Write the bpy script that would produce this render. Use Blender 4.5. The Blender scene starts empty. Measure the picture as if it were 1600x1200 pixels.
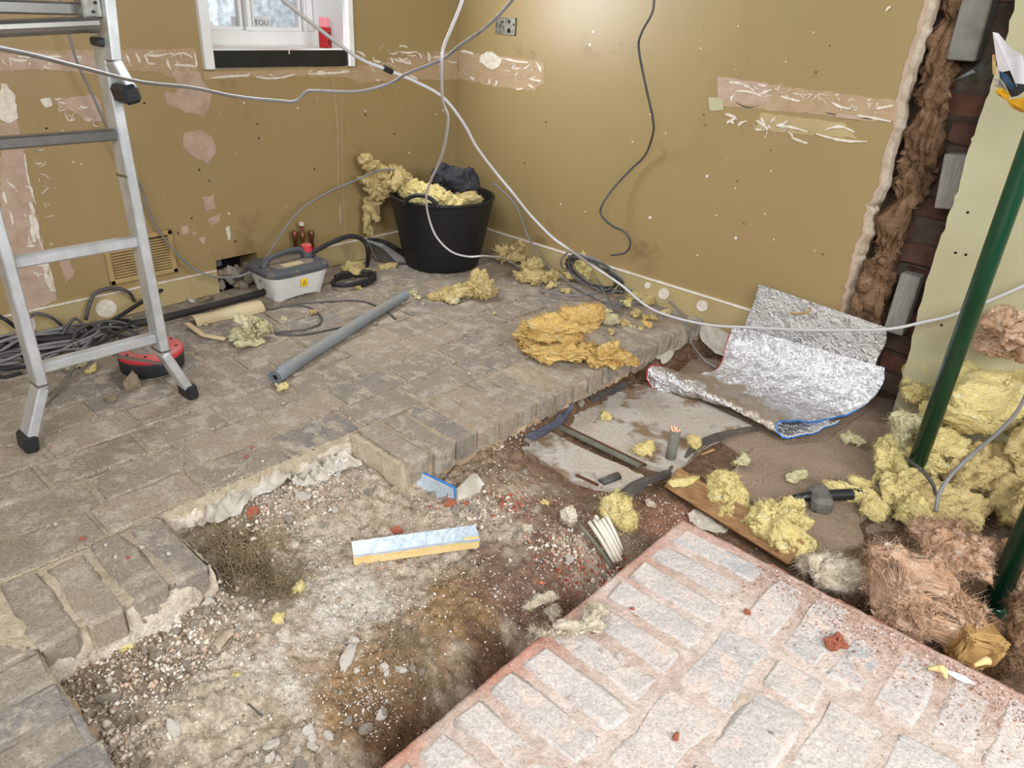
import bpy, math, random
import numpy as np
from mathutils import Vector, Matrix

S = bpy.context.scene
COL = S.collection
# ------------------------------------------------------------------ camera
FPX, YAW, PITCH, ROLL = 1165.033, -0.7135177, 0.4732322, 0.0597355
CAM = np.array([2.6144626, -2.5225062, 1.05])
def _axes():
    fw = np.array([math.sin(YAW)*math.cos(PITCH), math.cos(YAW)*math.cos(PITCH), -math.sin(PITCH)])
    r = np.array([math.cos(YAW), -math.sin(YAW), 0.]); u = np.cross(r, fw)
    c, s = math.cos(ROLL), math.sin(ROLL)
    return c*r+s*u, -s*r+c*u, fw
CR, CU, CF = _axes()
cd = bpy.data.cameras.new('camera'); cam = bpy.data.objects.new('camera', cd); COL.objects.link(cam)
cam.matrix_world = Matrix(((CR[0], CU[0], -CF[0], CAM[0]), (CR[1], CU[1], -CF[1], CAM[1]), (CR[2], CU[2], -CF[2], CAM[2]), (0, 0, 0, 1)))
cd.sensor_fit = 'HORIZONTAL'; cd.sensor_width = 36; cd.lens = 36*FPX/1600; cd.clip_start = .02
S.camera = cam
# ------------------------------------------------------------------ light
w = bpy.data.worlds.new('world'); S.world = w; w.use_nodes = True
wb = w.node_tree.nodes['Background']; wb.inputs[0].default_value = (.86, .93, 1, 1); wb.inputs[1].default_value = .16
def area(name, loc, target, sx, sy, power, col):
    l = bpy.data.lights.new(name, 'AREA'); l.shape = 'RECTANGLE'; l.size = sx; l.size_y = sy; l.energy = power; l.color = col
    o = bpy.data.objects.new(name, l); COL.objects.link(o); o.location = loc
    o.rotation_euler = (Vector(target)-Vector(loc)).to_track_quat('-Z', 'Y').to_euler(); return o
area('daylight_patio_door', (4.4, -1.6, 1.8), (2.0, -1.7, 0), 1.4, 1.5, 70, (.97, .98, 1))
area('daylight_side_window', (3.1, -3.9, 1.95), (1.75, -1.9, .0), 2.3, 1.5, 88, (.98, .99, 1))
area('daylight_window_left', (.06, -.885, 1.30), (1.6, -.7, 1.15), .5, .8, 20, (.92, .96, 1))
area('reveal_fill', (-.16, -.89, 1.55), (-.05, -.88, .85), .5, .2, 1.1, (.95, .98, 1))  # added fill lamp that brightens the window reveal and sill
area('street_fill', (-1.3, -.6, 1.9), (-2.4, -.4, .7), .8, 2.4, 60, (.96, .98, 1))  # added lamp outdoors, aimed at the car to brighten the window view
S.view_settings.view_transform = 'Standard'; S.view_settings.look = 'None'
S.view_settings.exposure = 0.3; S.view_settings.gamma = 1; S.view_settings.use_curve_mapping = False

# ------------------------------------------------------------------ pixel -> place helpers (pixel on the 1600x1200 photo met with a real plane)
def _ray(px, py): return CF + CR*(px-800)/FPX - CU*(py-600)/FPX
def F(px, py, z=0.):
    d = _ray(px, py); return CAM + d*(z-CAM[2])/d[2]
def WX(px, py, x=0.):
    d = _ray(px, py); return CAM + d*(x-CAM[0])/d[0]
def WY(px, py, y=0.):
    d = _ray(px, py); return CAM + d*(y-CAM[1])/d[1]
def D(px, py, dist):
    d = _ray(px, py); return CAM + d/np.linalg.norm(d)*dist
# ------------------------------------------------------------------ noise
_rs = np.random.RandomState(3)
_P = _rs.permutation(256); _P = np.concatenate([_P, _P, _P])
_G = _rs.normal(size=(256, 3)); _G /= np.linalg.norm(_G, axis=1)[:, None]
def perlin(p):
    p = np.asarray(p, float); i = np.floor(p).astype(int); f = p-i; i &= 255
    u = f*f*f*(f*(f*6-15)+10); out = 0
    for a in (0, 1):
        for b in (0, 1):
            for c in (0, 1):
                h = _P[_P[_P[i[:, 0]+a]+i[:, 1]+b]+i[:, 2]+c]
                g = _G[h]; d = f-np.array([a, b, c])
                wgt = (u[:, 0] if a else 1-u[:, 0])*(u[:, 1] if b else 1-u[:, 1])*(u[:, 2] if c else 1-u[:, 2])
                out = out + wgt*(g*d).sum(1)
    return out*1.5
def fbm(p, o=4, lac=2.1, gain=.5, billow=False):
    s = 0; a = 1; q = np.array(p, float)
    for k in range(o):
        n = perlin(q+k*17.3); s = s + a*((np.abs(n)*2-.6) if billow else n); q = q*lac; a *= gain
    return s
def xy(x, y, k=0.): return np.stack([x, y, np.full_like(x, k)], 1)
# ------------------------------------------------------------------ object helpers
def tag(o, label=None, cat=None, group=None, kind=None):
    if label: o['label'] = label
    if cat: o['category'] = cat
    if group: o['group'] = group
    if kind: o['kind'] = kind
    return o
def link(name, me, parent=None):
    o = bpy.data.objects.new(name, me); COL.objects.link(o)
    if parent: o.parent = parent
    return o
def thing(name, label, cat, loc=(0, 0, 0), rz=0, group=None, kind=None):
    o = bpy.data.objects.new(name, None); COL.objects.link(o); o.location = loc; o.rotation_euler = (0, 0, rz)
    o.empty_display_size = .05
    return tag(o, label, cat, group, kind)
def mesh(name, v, f, m, parent=None, smooth=False, col=None, fm=None):
    me = bpy.data.meshes.new(name)
    v = np.asarray(v, float)
    if isinstance(f, np.ndarray) and f.ndim == 2:
        n, k = f.shape; me.vertices.add(len(v)); me.vertices.foreach_set('co', v.ravel())
        me.loops.add(n*k); me.loops.foreach_set('vertex_index', f.ravel().astype(np.int32))
        me.polygons.add(n); me.polygons.foreach_set('loop_start', np.arange(0, n*k, k, dtype=np.int32))
        me.update(calc_edges=True); me.validate()
    else:
        me.from_pydata([tuple(a) for a in v], [], [tuple(int(i) for i in a) for a in f]); me.update()
    for mm in (m if isinstance(m, (list, tuple)) else [m]): me.materials.append(mm)
    if smooth: me.polygons.foreach_set('use_smooth', np.ones(len(me.polygons), bool))
    if fm is not None: me.polygons.foreach_set('material_index', np.asarray(fm, np.int32))
    if col is not None:
        at = me.color_attributes.new('tint', 'FLOAT_COLOR', 'POINT')
        c = np.ones((len(v), 4)); c[:, :3] = col; at.data.foreach_set('color', c.ravel())
    o = link(name, me, parent)
    if parent is not None and name != 'x':      # parts are modelled in world space: undo the parent's placement
        o.matrix_parent_inverse = Matrix.LocRotScale(parent.location, parent.rotation_euler, None).inverted()
    return o
class MB:
    def __init__(s): s.v = []; s.f = []; s.n = 0; s.fm = []
    def add(s, v, f, mi=0):
        v = np.asarray(v, float)
        s.v.append(v); s.f += [tuple(int(i)+s.n for i in a) for a in f]; s.fm += [mi]*len(f); s.n += len(v)
    def box(s, c, d, ax=None, bev=0., mi=0):
        c = np.array(c, float); h = np.array(d, float)/2
        A = np.eye(3) if ax is None else np.array(ax, float)
        b = min(bev, h.min()*.9)
        if b <= 0:
            L = [(x, y, z) for x in (-1, 1) for y in (-1, 1) for z in (-1, 1)]
            v = np.array(L)*h; f = [(0, 1, 3, 2), (4, 6, 7, 5), (0, 4, 5, 1), (2, 3, 7, 6), (0, 2, 6, 4), (1, 5, 7, 3)]
        else:
            v = []; idx = {}
            for x in (-1, 1):
                for y in (-1, 1):
                    for z in (-1, 1):
                        for k in range(3):
                            p = np.array([x, y, z])*(h-b); p[k] = [x, y, z][k]*h[k]
                            idx[(x, y, z, k)] = len(v); v.append(p)
            v = np.array(v); f = []
            for k in range(3):
                i, j = [(1, 2), (2, 0), (0, 1)][k]
                for sg in (-1, 1):
                    q = []
                    for (a, bb) in ((-1, -1), (1, -1), (1, 1), (-1, 1)):
                        t = [0, 0, 0]; t[k] = sg; t[i] = a; t[j] = bb; q.append(idx[(*t, k)])
                    f.append(q if sg > 0 else q[::-1])
            for k in range(3):
                i, j = [(1, 2), (2, 0), (0, 1)][k]
                for a in (-1, 1):
                    for bb in (-1, 1):
                        t0 = [0, 0, 0]; t0[i] = a; t0[j] = bb; t1 = list(t0); t0[k] = -1; t1[k] = 1
                        q = [idx[(*t0, i)], idx[(*t1, i)], idx[(*t1, j)], idx[(*t0, j)]]
                        f.append(q if a*bb < 0 else q[::-1])
            for x in (-1, 1):
                for y in (-1, 1):
                    for z in (-1, 1):
                        q = [idx[(x, y, z, 0)], idx[(x, y, z, 1)], idx[(x, y, z, 2)]]
                        f.append(q if x*y*z > 0 else q[::-1])
        s.add(v@A + c, f, mi)
    def bar(s, a, b, wid, hei, up=(0, 0, 1), bev=0., mi=0):
        a = np.array(a, float); b = np.array(b, float); d = b-a; L = np.linalg.norm(d); d /= L
        u = np.array(up, float); sd = np.cross(u, d); sd /= np.linalg.norm(sd); u = np.cross(d, sd)
        s.box((a+b)/2, (L, wid, hei), [d, sd, u], bev, mi)
    def tube(s, pts, r, k=8, cap=True, smooth_n=0, mi=0):
        P = spline(pts, smooth_n) if smooth_n else np.array(pts, float)
        n = len(P); R = np.full(n, r) if np.isscalar(r) else np.interp(np.linspace(0, 1, n), np.linspace(0, 1, len(r)), r)
        T = np.gradient(P, axis=0); T /= np.linalg.norm(T, axis=1)[:, None]+1e-12
        a = np.cross(T[0], [0, 0, 1.]); 
        if np.linalg.norm(a) < .1: a = np.cross(T[0], [1., 0, 0])
        a /= np.linalg.norm(a); v = []
        for i in range(n):
            a = a-T[i]*(a@T[i]); a /= np.linalg.norm(a)+1e-12; b = np.cross(T[i], a)
            for j in range(k):
                t = 2*math.pi*j/k; v.append(P[i]+R[i]*(math.cos(t)*a+math.sin(t)*b))
        f = [(i*k+j, i*k+(j+1) % k, (i+1)*k+(j+1) % k, (i+1)*k+j) for i in range(n-1) for j in range(k)]
        if cap: f += [tuple(range(k))[::-1], tuple((n-1)*k+j for j in range(k))]
        s.add(v, f, mi)
    def lathe(s, prof, c=(0, 0, 0), ax=None, k=24, mi=0):
        A = np.eye(3) if ax is None else np.array(ax, float); v = []
        for (r, z) in prof:
            for j in range(k):
                t = 2*math.pi*j/k; v.append((r*math.cos(t), r*math.sin(t), z))
        n = len(prof); f = [(i*k+j, i*k+(j+1) % k, (i+1)*k+(j+1) % k, (i+1)*k+j) for i in range(n-1) for j in range(k)]
        s.add(np.array(v)@A+np.array(c), f, mi)
    def build(s, name, m, parent=None, smooth=False):
        return mesh(name, np.concatenate(s.v), s.f, m, parent, smooth, fm=s.fm)
def spline(pts, n=8):
    P = np.array(pts, float); P = np.vstack([2*P[0]-P[1], P, 2*P[-1]-P[-2]]); out = []
    t = np.linspace(0, 1, n, endpoint=False)[:, None]
    for i in range(1, len(P)-2):
        a, b, c, d = P[i-1:i+3]
        out.append(.5*((2*b)+(c-a)*t+(2*a-5*b+4*c-d)*t*t+(3*b-a-3*c+d)*t**3))
    out.append(P[-2][None]); return np.vstack(out)
# ------------------------------------------------------------------ materials
def lin(c):
    c = np.array(c, float)/255; return tuple(np.where(c <= .04045, c/12.92, ((c+.055)/1.055)**2.4))
def mat(name, c1, c2=None, scale=8, rough=.8, metal=0, bump=0, bscale=60, tint=False, rnd=None, c3=None, s3=30, t3=.62, sub=0, trans=0, stretch=None, spec=.3, dist=.01, alpha=1, dusttop=None, spk=0, spks=160):
    m = bpy.data.materials.new(name); m.use_nodes = True; N = m.node_tree.nodes; L = m.node_tree.links
    b = N['Principled BSDF']; b.inputs['Roughness'].default_value = rough; b.inputs['Metallic'].default_value = metal
    b.inputs['Specular IOR Level'].default_value = spec
    tc = N.new('ShaderNodeTexCoord'); vec = tc.outputs['Object']
    if rnd:
        oj = N.new('ShaderNodeObjectInfo'); va = N.new('ShaderNodeVectorMath'); va.operation = 'ADD'; L.new(vec, va.inputs[0]); L.new(oj.outputs['Location'], va.inputs[1]); vec = va.outputs[0]
    if stretch:
        mp = N.new('ShaderNodeMapping'); mp.inputs['Scale'].default_value = stretch; L.new(vec, mp.inputs[0]); vec = mp.outputs[0]
    def noise(sc, det=6, ro=.6):
        n = N.new('ShaderNodeTexNoise'); n.inputs['Scale'].default_value = sc; n.inputs['Detail'].default_value = det; n.inputs['Roughness'].default_value = ro
        L.new(vec, n.inputs['Vector']); return n.outputs['Fac']
    def ramp(x, lo, hi):
        r = N.new('ShaderNodeMapRange'); r.inputs[1].default_value = lo; r.inputs[2].default_value = hi; r.clamp = True; L.new(x, r.inputs[0]); return r.outputs[0]
    def mix(fac, a, bb, mode='MIX'):
        x = N.new('ShaderNodeMix'); x.data_type = 'RGBA'; x.blend_type = mode
        if isinstance(fac, float): x.inputs[0].default_value = fac
        else: L.new(fac, x.inputs[0])
        for s_, val in ((6, a), (7, bb)):
            if isinstance(val, tuple): x.inputs[s_].default_value = (*val, 1)
            else: L.new(val, x.inputs[s_])
        return x.outputs[2]
    def noise_mul(f, col):
        r_ = N.new('ShaderNodeMapRange'); r_.inputs[1].default_value = .3; r_.inputs[2].default_value = .7; r_.inputs[3].default_value = .3; r_.inputs[4].default_value = 1.6; L.new(f, r_.inputs[0])
        x = N.new('ShaderNodeVectorMath'); x.operation = 'SCALE'; L.new(r_.outputs[0], x.inputs['Scale'])
        if isinstance(col, tuple): x.inputs[0].default_value = col
        else: L.new(col, x.inputs[0])
        return x.outputs[0]
    c = lin(c1)
    if c2: c = mix(ramp(noise(scale), .35, .65), c, lin(c2))
    if rnd:
        oi = N.new('ShaderNodeObjectInfo'); cr = N.new('ShaderNodeValToRGB'); cr.color_ramp.interpolation = 'LINEAR'
        el = cr.color_ramp.elements
        while len(el) < len(rnd): el.new(.5)
        for i, k in enumerate(rnd): el[i].position = i/(len(rnd)-1); el[i].color = (*lin(k), 1)
        L.new(oi.outputs['Random'], cr.inputs[0]); c = mix(ramp(noise(scale), .3, .75), cr.outputs[0], c)
    if c3: c = mix(ramp(noise(s3, 8, .7), t3, t3+.08), c, lin(c3))
    if spk:
        c = mix(spk, c, noise_mul(noise(spks, 5, .75), c), 'MIX')
    if tint:
        a = N.new('ShaderNodeVertexColor'); a.layer_name = 'tint'; c = mix(1., c, a.outputs[0], 'MULTIPLY')
    if dusttop:
        g = N.new('ShaderNodeNewGeometry'); sx = N.new('ShaderNodeSeparateXYZ'); L.new(g.outputs['True Normal'], sx.inputs[0])
        mu = N.new('ShaderNodeMath'); mu.operation = 'MULTIPLY'; L.new(ramp(sx.outputs[2], .3, .95), mu.inputs[0]); L.new(ramp(noise(9), .3, .6), mu.inputs[1])
        c = mix(mu.outputs[0], c, lin(dusttop))
    if isinstance(c, tuple): b.inputs['Base Color'].default_value = (*c, 1)
    else: L.new(c, b.inputs['Base Color'])
    if bump:
        bp = N.new('ShaderNodeBump'); bp.inputs['Strength'].default_value = bump; bp.inputs['Distance'].default_value = dist
        L.new(noise(bscale, 8, .65), bp.inputs['Height']); L.new(bp.outputs[0], b.inputs['Normal'])
    if sub:
        b.inputs['Subsurface Weight'].default_value = sub; b.inputs['Subsurface Radius'].default_value = (.02, .015, .01); b.inputs['Subsurface Scale'].default_value = .5
    if trans: b.inputs['Transmission Weight'].default_value = trans
    if alpha < 1: b.inputs['Alpha'].default_value = alpha
    return m
M = {}
M['paint'] = mat('mustard_wall_paint', (150, 131, 88), (156, 131, 91), 1.4, .36, c3=(134, 111, 74), s3=3, t3=.6, bump=.05, bscale=30, spec=.5)
M['paint_trim'] = mat('skirting_paint', (180, 162, 116), (166, 146, 106), 6, .6, bump=.1)
M['plaster_pink'] = mat('bare_pink_plaster', (186, 163, 144), (170, 145, 124), 20, .9, bump=.3, bscale=90)
M['plaster_tan'] = mat('stripped_tan_plaster', (178, 154, 122), (168, 140, 110), 30, .9, c3=(205, 188, 160), s3=60, t3=.6, bump=.3, bscale=90)
M['white_filler'] = mat('white_adhesive', (228, 220, 208), (205, 192, 172), 60, .7, bump=.3, bscale=120)
M['board_edge'] = mat('plasterboard_edge', (192, 178, 158), (160, 142, 120), 25, .9, bump=.4, bscale=80)
M['pier_paint'] = mat('pale_yellow_paint', (184, 178, 144), (174, 166, 130), 3, .6, c3=(150, 140, 108), s3=25, t3=.68, bump=.12)
M['brick'] = mat('brick_grey_worn', (152, 140, 124), None, 14, .9, rnd=[(116, 112, 112), (154, 138, 120), (132, 122, 112), (166, 148, 128), (146, 132, 116), (120, 118, 120)], c3=(172, 160, 144), s3=16, t3=.50, bump=1, bscale=45, dist=.008, spk=.5)
M['brick_pink'] = mat('brick_grey_pink_dust', (218, 206, 196), None, 9, .9, rnd=[(158, 161, 166), (194, 184, 176), (172, 174, 178), (200, 188, 180)], c3=(218, 198, 186), s3=13, t3=.53, bump=1, bscale=50, dist=.008, spk=.45)
M['bed'] = mat('dusty_mortar', (255, 255, 255), (226, 222, 214), 40, .95, tint=True, bump=1, bscale=120, dist=.006, spk=.5)
M['soil'] = mat('loose_soil', (255, 252, 248), (216, 206, 192), 45, .97, tint=True, bump=1, bscale=110, dist=.012, spk=.6)
M['grain'] = mat('grit', (255, 255, 255), None, 5, .9, tint=True)
M['mortar_cream'] = mat('cream_lime_mortar', (238, 226, 208), (206, 188, 164), 14, .95, bump=1, bscale=60, dist=.014, spk=.4)
M['slab'] = mat('dusty_concrete_slab', (178, 164, 146), (190, 188, 184), 5, .9, c3=(136, 112, 88), s3=5, t3=.5, bump=.8, bscale=60, dist=.006, spk=.4)
M['dust_slab'] = mat('brown_dusty_slab', (140, 120, 102), (156, 136, 116), 5, .92, bump=.8, bscale=50, dist=.006, spk=.45)
M['alu'] = mat('brushed_aluminium', (214, 216, 218), (190, 192, 192), 20, .38, .6, bump=.05)
M['alu_dark'] = mat('dull_aluminium', (140, 138, 134), (156, 152, 146), 12, .3, .9)
M['black_plastic'] = mat('black_plastic', (28, 29, 32), None, 8, .5, spec=.5)
M['tub'] = mat('black_rubber', (15, 16, 19), (22, 23, 26), 9, .5, spec=.5, bump=.1)
M['grey_rubber'] = mat('charcoal_cloth', (62, 64, 68), (46, 48, 52), 14, .85, bump=.6, bscale=30)
M['cable_grey'] = mat('grey_cable', (128, 126, 126), (112, 110, 108), 20, .45, spec=.5)
M['cable_light'] = mat('light_grey_cable', (196, 194, 194), None, 20, .4, spec=.5)
M['cable_dark'] = mat('dark_cable', (62, 62, 64), (84, 80, 76), 14, .5, spec=.5)
M['hose'] = mat('black_hose', (32, 32, 35), (52, 48, 44), 9, .55)
M['steam_white'] = mat('white_moulded_plastic', (222, 222, 220), (206, 204, 198), 9, .45, spec=.5)
M['steam_grey'] = mat('grey_moulded_plastic', (74, 78, 84), (84, 86, 90), 9, .5, c3=(124, 112, 100), s3=14, t3=.56)
M['lid_dust'] = mat('dusty_lid_panel', (140, 124, 108), (112, 104, 96), 16, .8, c3=(88, 88, 90), s3=20, t3=.6)
M['yellow'] = mat('yellow_sticker', (236, 196, 32), None, rough=.5)
M['red'] = mat('red_plastic', (196, 48, 52), (176, 40, 44), 9, .45)
M['reel_red'] = mat('dusty_red_plastic', (206, 66, 70), None, 9, .5, dusttop=(186, 112, 106))
M['reel_grey'] = mat('dusty_grey_plastic', (150, 140, 132), (132, 124, 116), 14, .8)
M['reel_black'] = mat('dusty_black_plastic', (44, 46, 50), (66, 64, 62), 10, .7)
M['copper'] = mat('old_copper', (150, 92, 58), (110, 80, 62), 30, .45, .7)
M['copper_raw'] = mat('raw_copper_wire', (240, 186, 160), None, 30, .4, .3)
M['lead'] = mat('green_grey_sleeve', (122, 120, 104), (98, 98, 86), 25, .7, bump=.3)
M['lagging'] = mat('grey_foam', (132, 138, 144), (116, 120, 124), 9, .7, bump=.15, dusttop=(140, 136, 130))
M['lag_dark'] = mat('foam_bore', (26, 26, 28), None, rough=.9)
M['lag_end'] = mat('foam_cut', (108, 112, 116), None, rough=.9, bump=.5, bscale=200)
M['green'] = mat('green_gloss_paint', (20, 68, 44), (17, 60, 38), 6, .28, c3=(70, 96, 66), s3=9, t3=.72, spec=.6)
M['steel_plate'] = mat('grey_steel', (104, 104, 98), (84, 82, 76), 14, .6, .4)
M['upvc'] = mat('white_gloss_wood', (232, 232, 230), (222, 220, 218), 5, .35, spec=.5)
M['tile_black'] = mat('black_glazed_tile', (22, 24, 26), (34, 36, 36), 20, .3, spec=.5)
M['sill_white'] = mat('dusty_white_sill', (240, 238, 236), (224, 206, 196), 10, .6)
M['vent'] = mat('tan_vent_paint', (178, 152, 102), (160, 134, 92), 20, .7)
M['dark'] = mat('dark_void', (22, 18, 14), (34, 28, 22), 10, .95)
M['galv'] = mat('galvanised_steel', (176, 176, 168), (132, 128, 118), 40, .35, .9)
M['concrete'] = mat('grey_render', (132, 130, 120), (108, 106, 98), 14, .9, bump=.5)
M['old_mortar'] = mat('gap_mortar', (118, 104, 90), (88, 76, 66), 14, .95, bump=1, bscale=30)  # dark grey-brown mortar tones for the masonry in the gap
M['old_brick'] = mat('gap_brick', (96, 62, 50), None, 12, .95, rnd=[(126, 104, 90), (158, 110, 92), (104, 90, 82), (134, 98, 84), (128, 114, 102)], c3=(120, 108, 96), s3=20, t3=.62, bump=1, bscale=40)  # muted red, brown and grey brick tones
M['timber_grey'] = mat('weathered_timber', (158, 154, 146), (128, 124, 116), 7, .9, stretch=(30, 30, 2), bump=.8, bscale=7)
M['timber'] = mat('brown_plank', (164, 128, 88), (130, 96, 62), 5, .8, stretch=(3, 26, 26), bump=.4, bscale=5)
M['timber_edge'] = mat('dark_plank_edge', (110, 76, 50), (84, 58, 40), 8, .85, bump=.4)
M['splinter'] = mat('pale_splinter', (198, 160, 116), (172, 132, 92), 20, .8)
M['foil'] = None
M['blue_edge'] = mat('blue_foam_core', (52, 112, 186), (62, 126, 200), 60, .6)
M['red_print'] = mat('red_edge_tape', (186, 48, 60), None, rough=.5)
M['foil_soft'] = mat('foil_paper', (206, 220, 232), (188, 204, 220), 9, .42, .45, bump=.5, bscale=22)
M['pir'] = mat('yellow_foam', (232, 206, 150), (222, 192, 130), 30, .85, bump=.5, bscale=150)
M['polythene'] = mat('cloudy_polythene', (222, 214, 200), (200, 190, 174), 12, .35, trans=.25, bump=.3, bscale=30, spec=.5)
M['dpc'] = mat('black_membrane', (50, 52, 56), (70, 70, 72), 10, .45, bump=.3, bscale=20, dusttop=(96, 88, 80))
M['blue_dpc'] = mat('blue_grey_membrane', (96, 102, 118), (78, 82, 92), 18, .6, bump=.3)
M['iron'] = mat('cast_iron', (122, 118, 112), (96, 92, 88), 22, .6, .15, bump=.6, bscale=60)
M['stick'] = mat('offwhite_stick', (226, 220, 206), (200, 190, 170), 20, .5, spec=.5)
M['stone_pale'] = mat('pale_rubble', (214, 208, 198), (188, 178, 164), 30, .9, bump=.5)
M['stone_grey'] = mat('grey_rubble', (178, 168, 154), (148, 138, 124), 30, .9, bump=.6)
M['stone_tan'] = mat('tan_rubble', (200, 180, 154), (170, 148, 124), 30, .95, bump=.8)
M['stone_red'] = mat('orange_brick_crumb', (196, 122, 96), (168, 98, 76), 30, .95, bump=.6)
M['cream_trunk'] = mat('cream_plastic', (206, 188, 152), (190, 170, 134), 6, .5)
M['shovel'] = mat('worn_shovel_steel', (132, 128, 122), (104, 100, 94), 12, .4, .7)
M['paper_white'] = mat('torn_white_card', (226, 220, 222), (204, 198, 200), 6, .7)
M['card_brown'] = mat('brown_packing_paper', (186, 152, 96), (160, 124, 76), 8, .6, bump=.3)
M['bag_black'] = mat('black_sack_film', (24, 26, 26), (60, 62, 56), 20, .3, spec=.5)
M['bag_blue'] = mat('blue_film', (28, 62, 92), None, rough=.4)
M['bag_yellow'] = mat('yellow_film', (236, 184, 40), (224, 150, 40), 12, .5)
M['straw'] = mat('dry_roots', (156, 138, 108), (112, 96, 72), 9, .9)
def woolmat(name, a, b, c=None, t3=.56):
    return mat(name, a, b, 16, .98, c3=c, s3=24, t3=t3, spec=.08, bump=1, bscale=90, dist=.010, stretch=(1, 1, 2.2), spk=.35, spks=120)
M['wool_yellow'] = woolmat('yellow_glass_wool', (244, 228, 162), (236, 214, 146), (250, 242, 204), .58)
M['wool_pale'] = woolmat('pale_cream_glass_wool', (232, 224, 184), (214, 202, 156), (196, 178, 130), .6)
M['wool_gold'] = woolmat('golden_glass_wool', (238, 204, 132), (230, 190, 116), (244, 222, 172), .56)
M['wool_dull'] = woolmat('dull_yellow_glass_wool', (222, 200, 144), (204, 180, 124), (120, 96, 66), .6)
M['wool_brown'] = woolmat('pink_brown_mineral_wool', (230, 194, 164), (208, 166, 132), (246, 224, 202), .56)
M['wool_dark'] = woolmat('brown_mineral_wool', (156, 124, 96), (122, 94, 70), (178, 146, 114), .6)
M['wool_grey'] = woolmat('greyish_wool_scrap', (240, 228, 206), (222, 206, 180), (246, 238, 222), .6)
# crinkled foil: fine creases in the normal only
fm_ = mat('crinkled_foil', (232, 232, 234), None, rough=.14, metal=1); M['foil'] = fm_
N = fm_.node_tree.nodes; L = fm_.node_tree.links
tc = N.new('ShaderNodeTexCoord'); vo = N.new('ShaderNodeTexVoronoi'); vo.feature = 'DISTANCE_TO_EDGE'; vo.inputs['Scale'].default_value = 60
ns = N.new('ShaderNodeTexNoise'); ns.inputs['Scale'].default_value = 40; ns.inputs['Detail'].default_value = 6
mx = N.new('ShaderNodeMix'); mx.data_type = 'VECTOR'; mx.inputs[0].default_value = .06
L.new(tc.outputs['Object'], ns.inputs['Vector']); L.new(tc.outputs['Object'], mx.inputs[4]); L.new(ns.outputs['Color'], mx.inputs[5]); L.new(mx.outputs[1], vo.inputs['Vector'])
bp = N.new('ShaderNodeBump'); bp.inputs['Strength'].default_value = 1; bp.inputs['Distance'].default_value = .0065
vo2 = N.new('ShaderNodeTexVoronoi'); vo2.feature = 'DISTANCE_TO_EDGE'; vo2.inputs['Scale'].default_value = 130; L.new(mx.outputs[1], vo2.inputs['Vector'])
ad = N.new('ShaderNodeMath'); ad.operation = 'MULTIPLY_ADD'; ad.inputs[1].default_value = .35; L.new(vo2.outputs['Distance'], ad.inputs[0]); L.new(vo.outputs['Distance'], ad.inputs[2]); L.new(ad.outputs[0], bp.inputs['Height'])
L.new(bp.outputs[0], N['Principled BSDF'].inputs['Normal'])
mf = fm_.copy(); mf.name = 'dusty_foil'; M['foil_dusty'] = mf
bb = mf.node_tree.nodes['Principled BSDF']; bb.inputs['Base Color'].default_value = (*lin((204, 192, 178)), 1); bb.inputs['Metallic'].default_value = .88; bb.inputs['Roughness'].default_value = .33
for n in mf.node_tree.nodes:
    if n.type == 'BUMP': n.inputs['Strength'].default_value = .5
mu_ = fm_.copy(); mu_.name = 'dull_foil'; M['foil_dull'] = mu_; bb = mu_.node_tree.nodes['Principled BSDF']; bb.inputs['Base Color'].default_value = (*lin((206, 202, 198)), 1); bb.inputs['Roughness'].default_value = .34
glass = mat('window_glass', (255, 255, 255), rough=0, trans=1); glass.node_tree.nodes['Principled BSDF'].inputs['IOR'].default_value = 1.02; M['glass'] = glass

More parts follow.
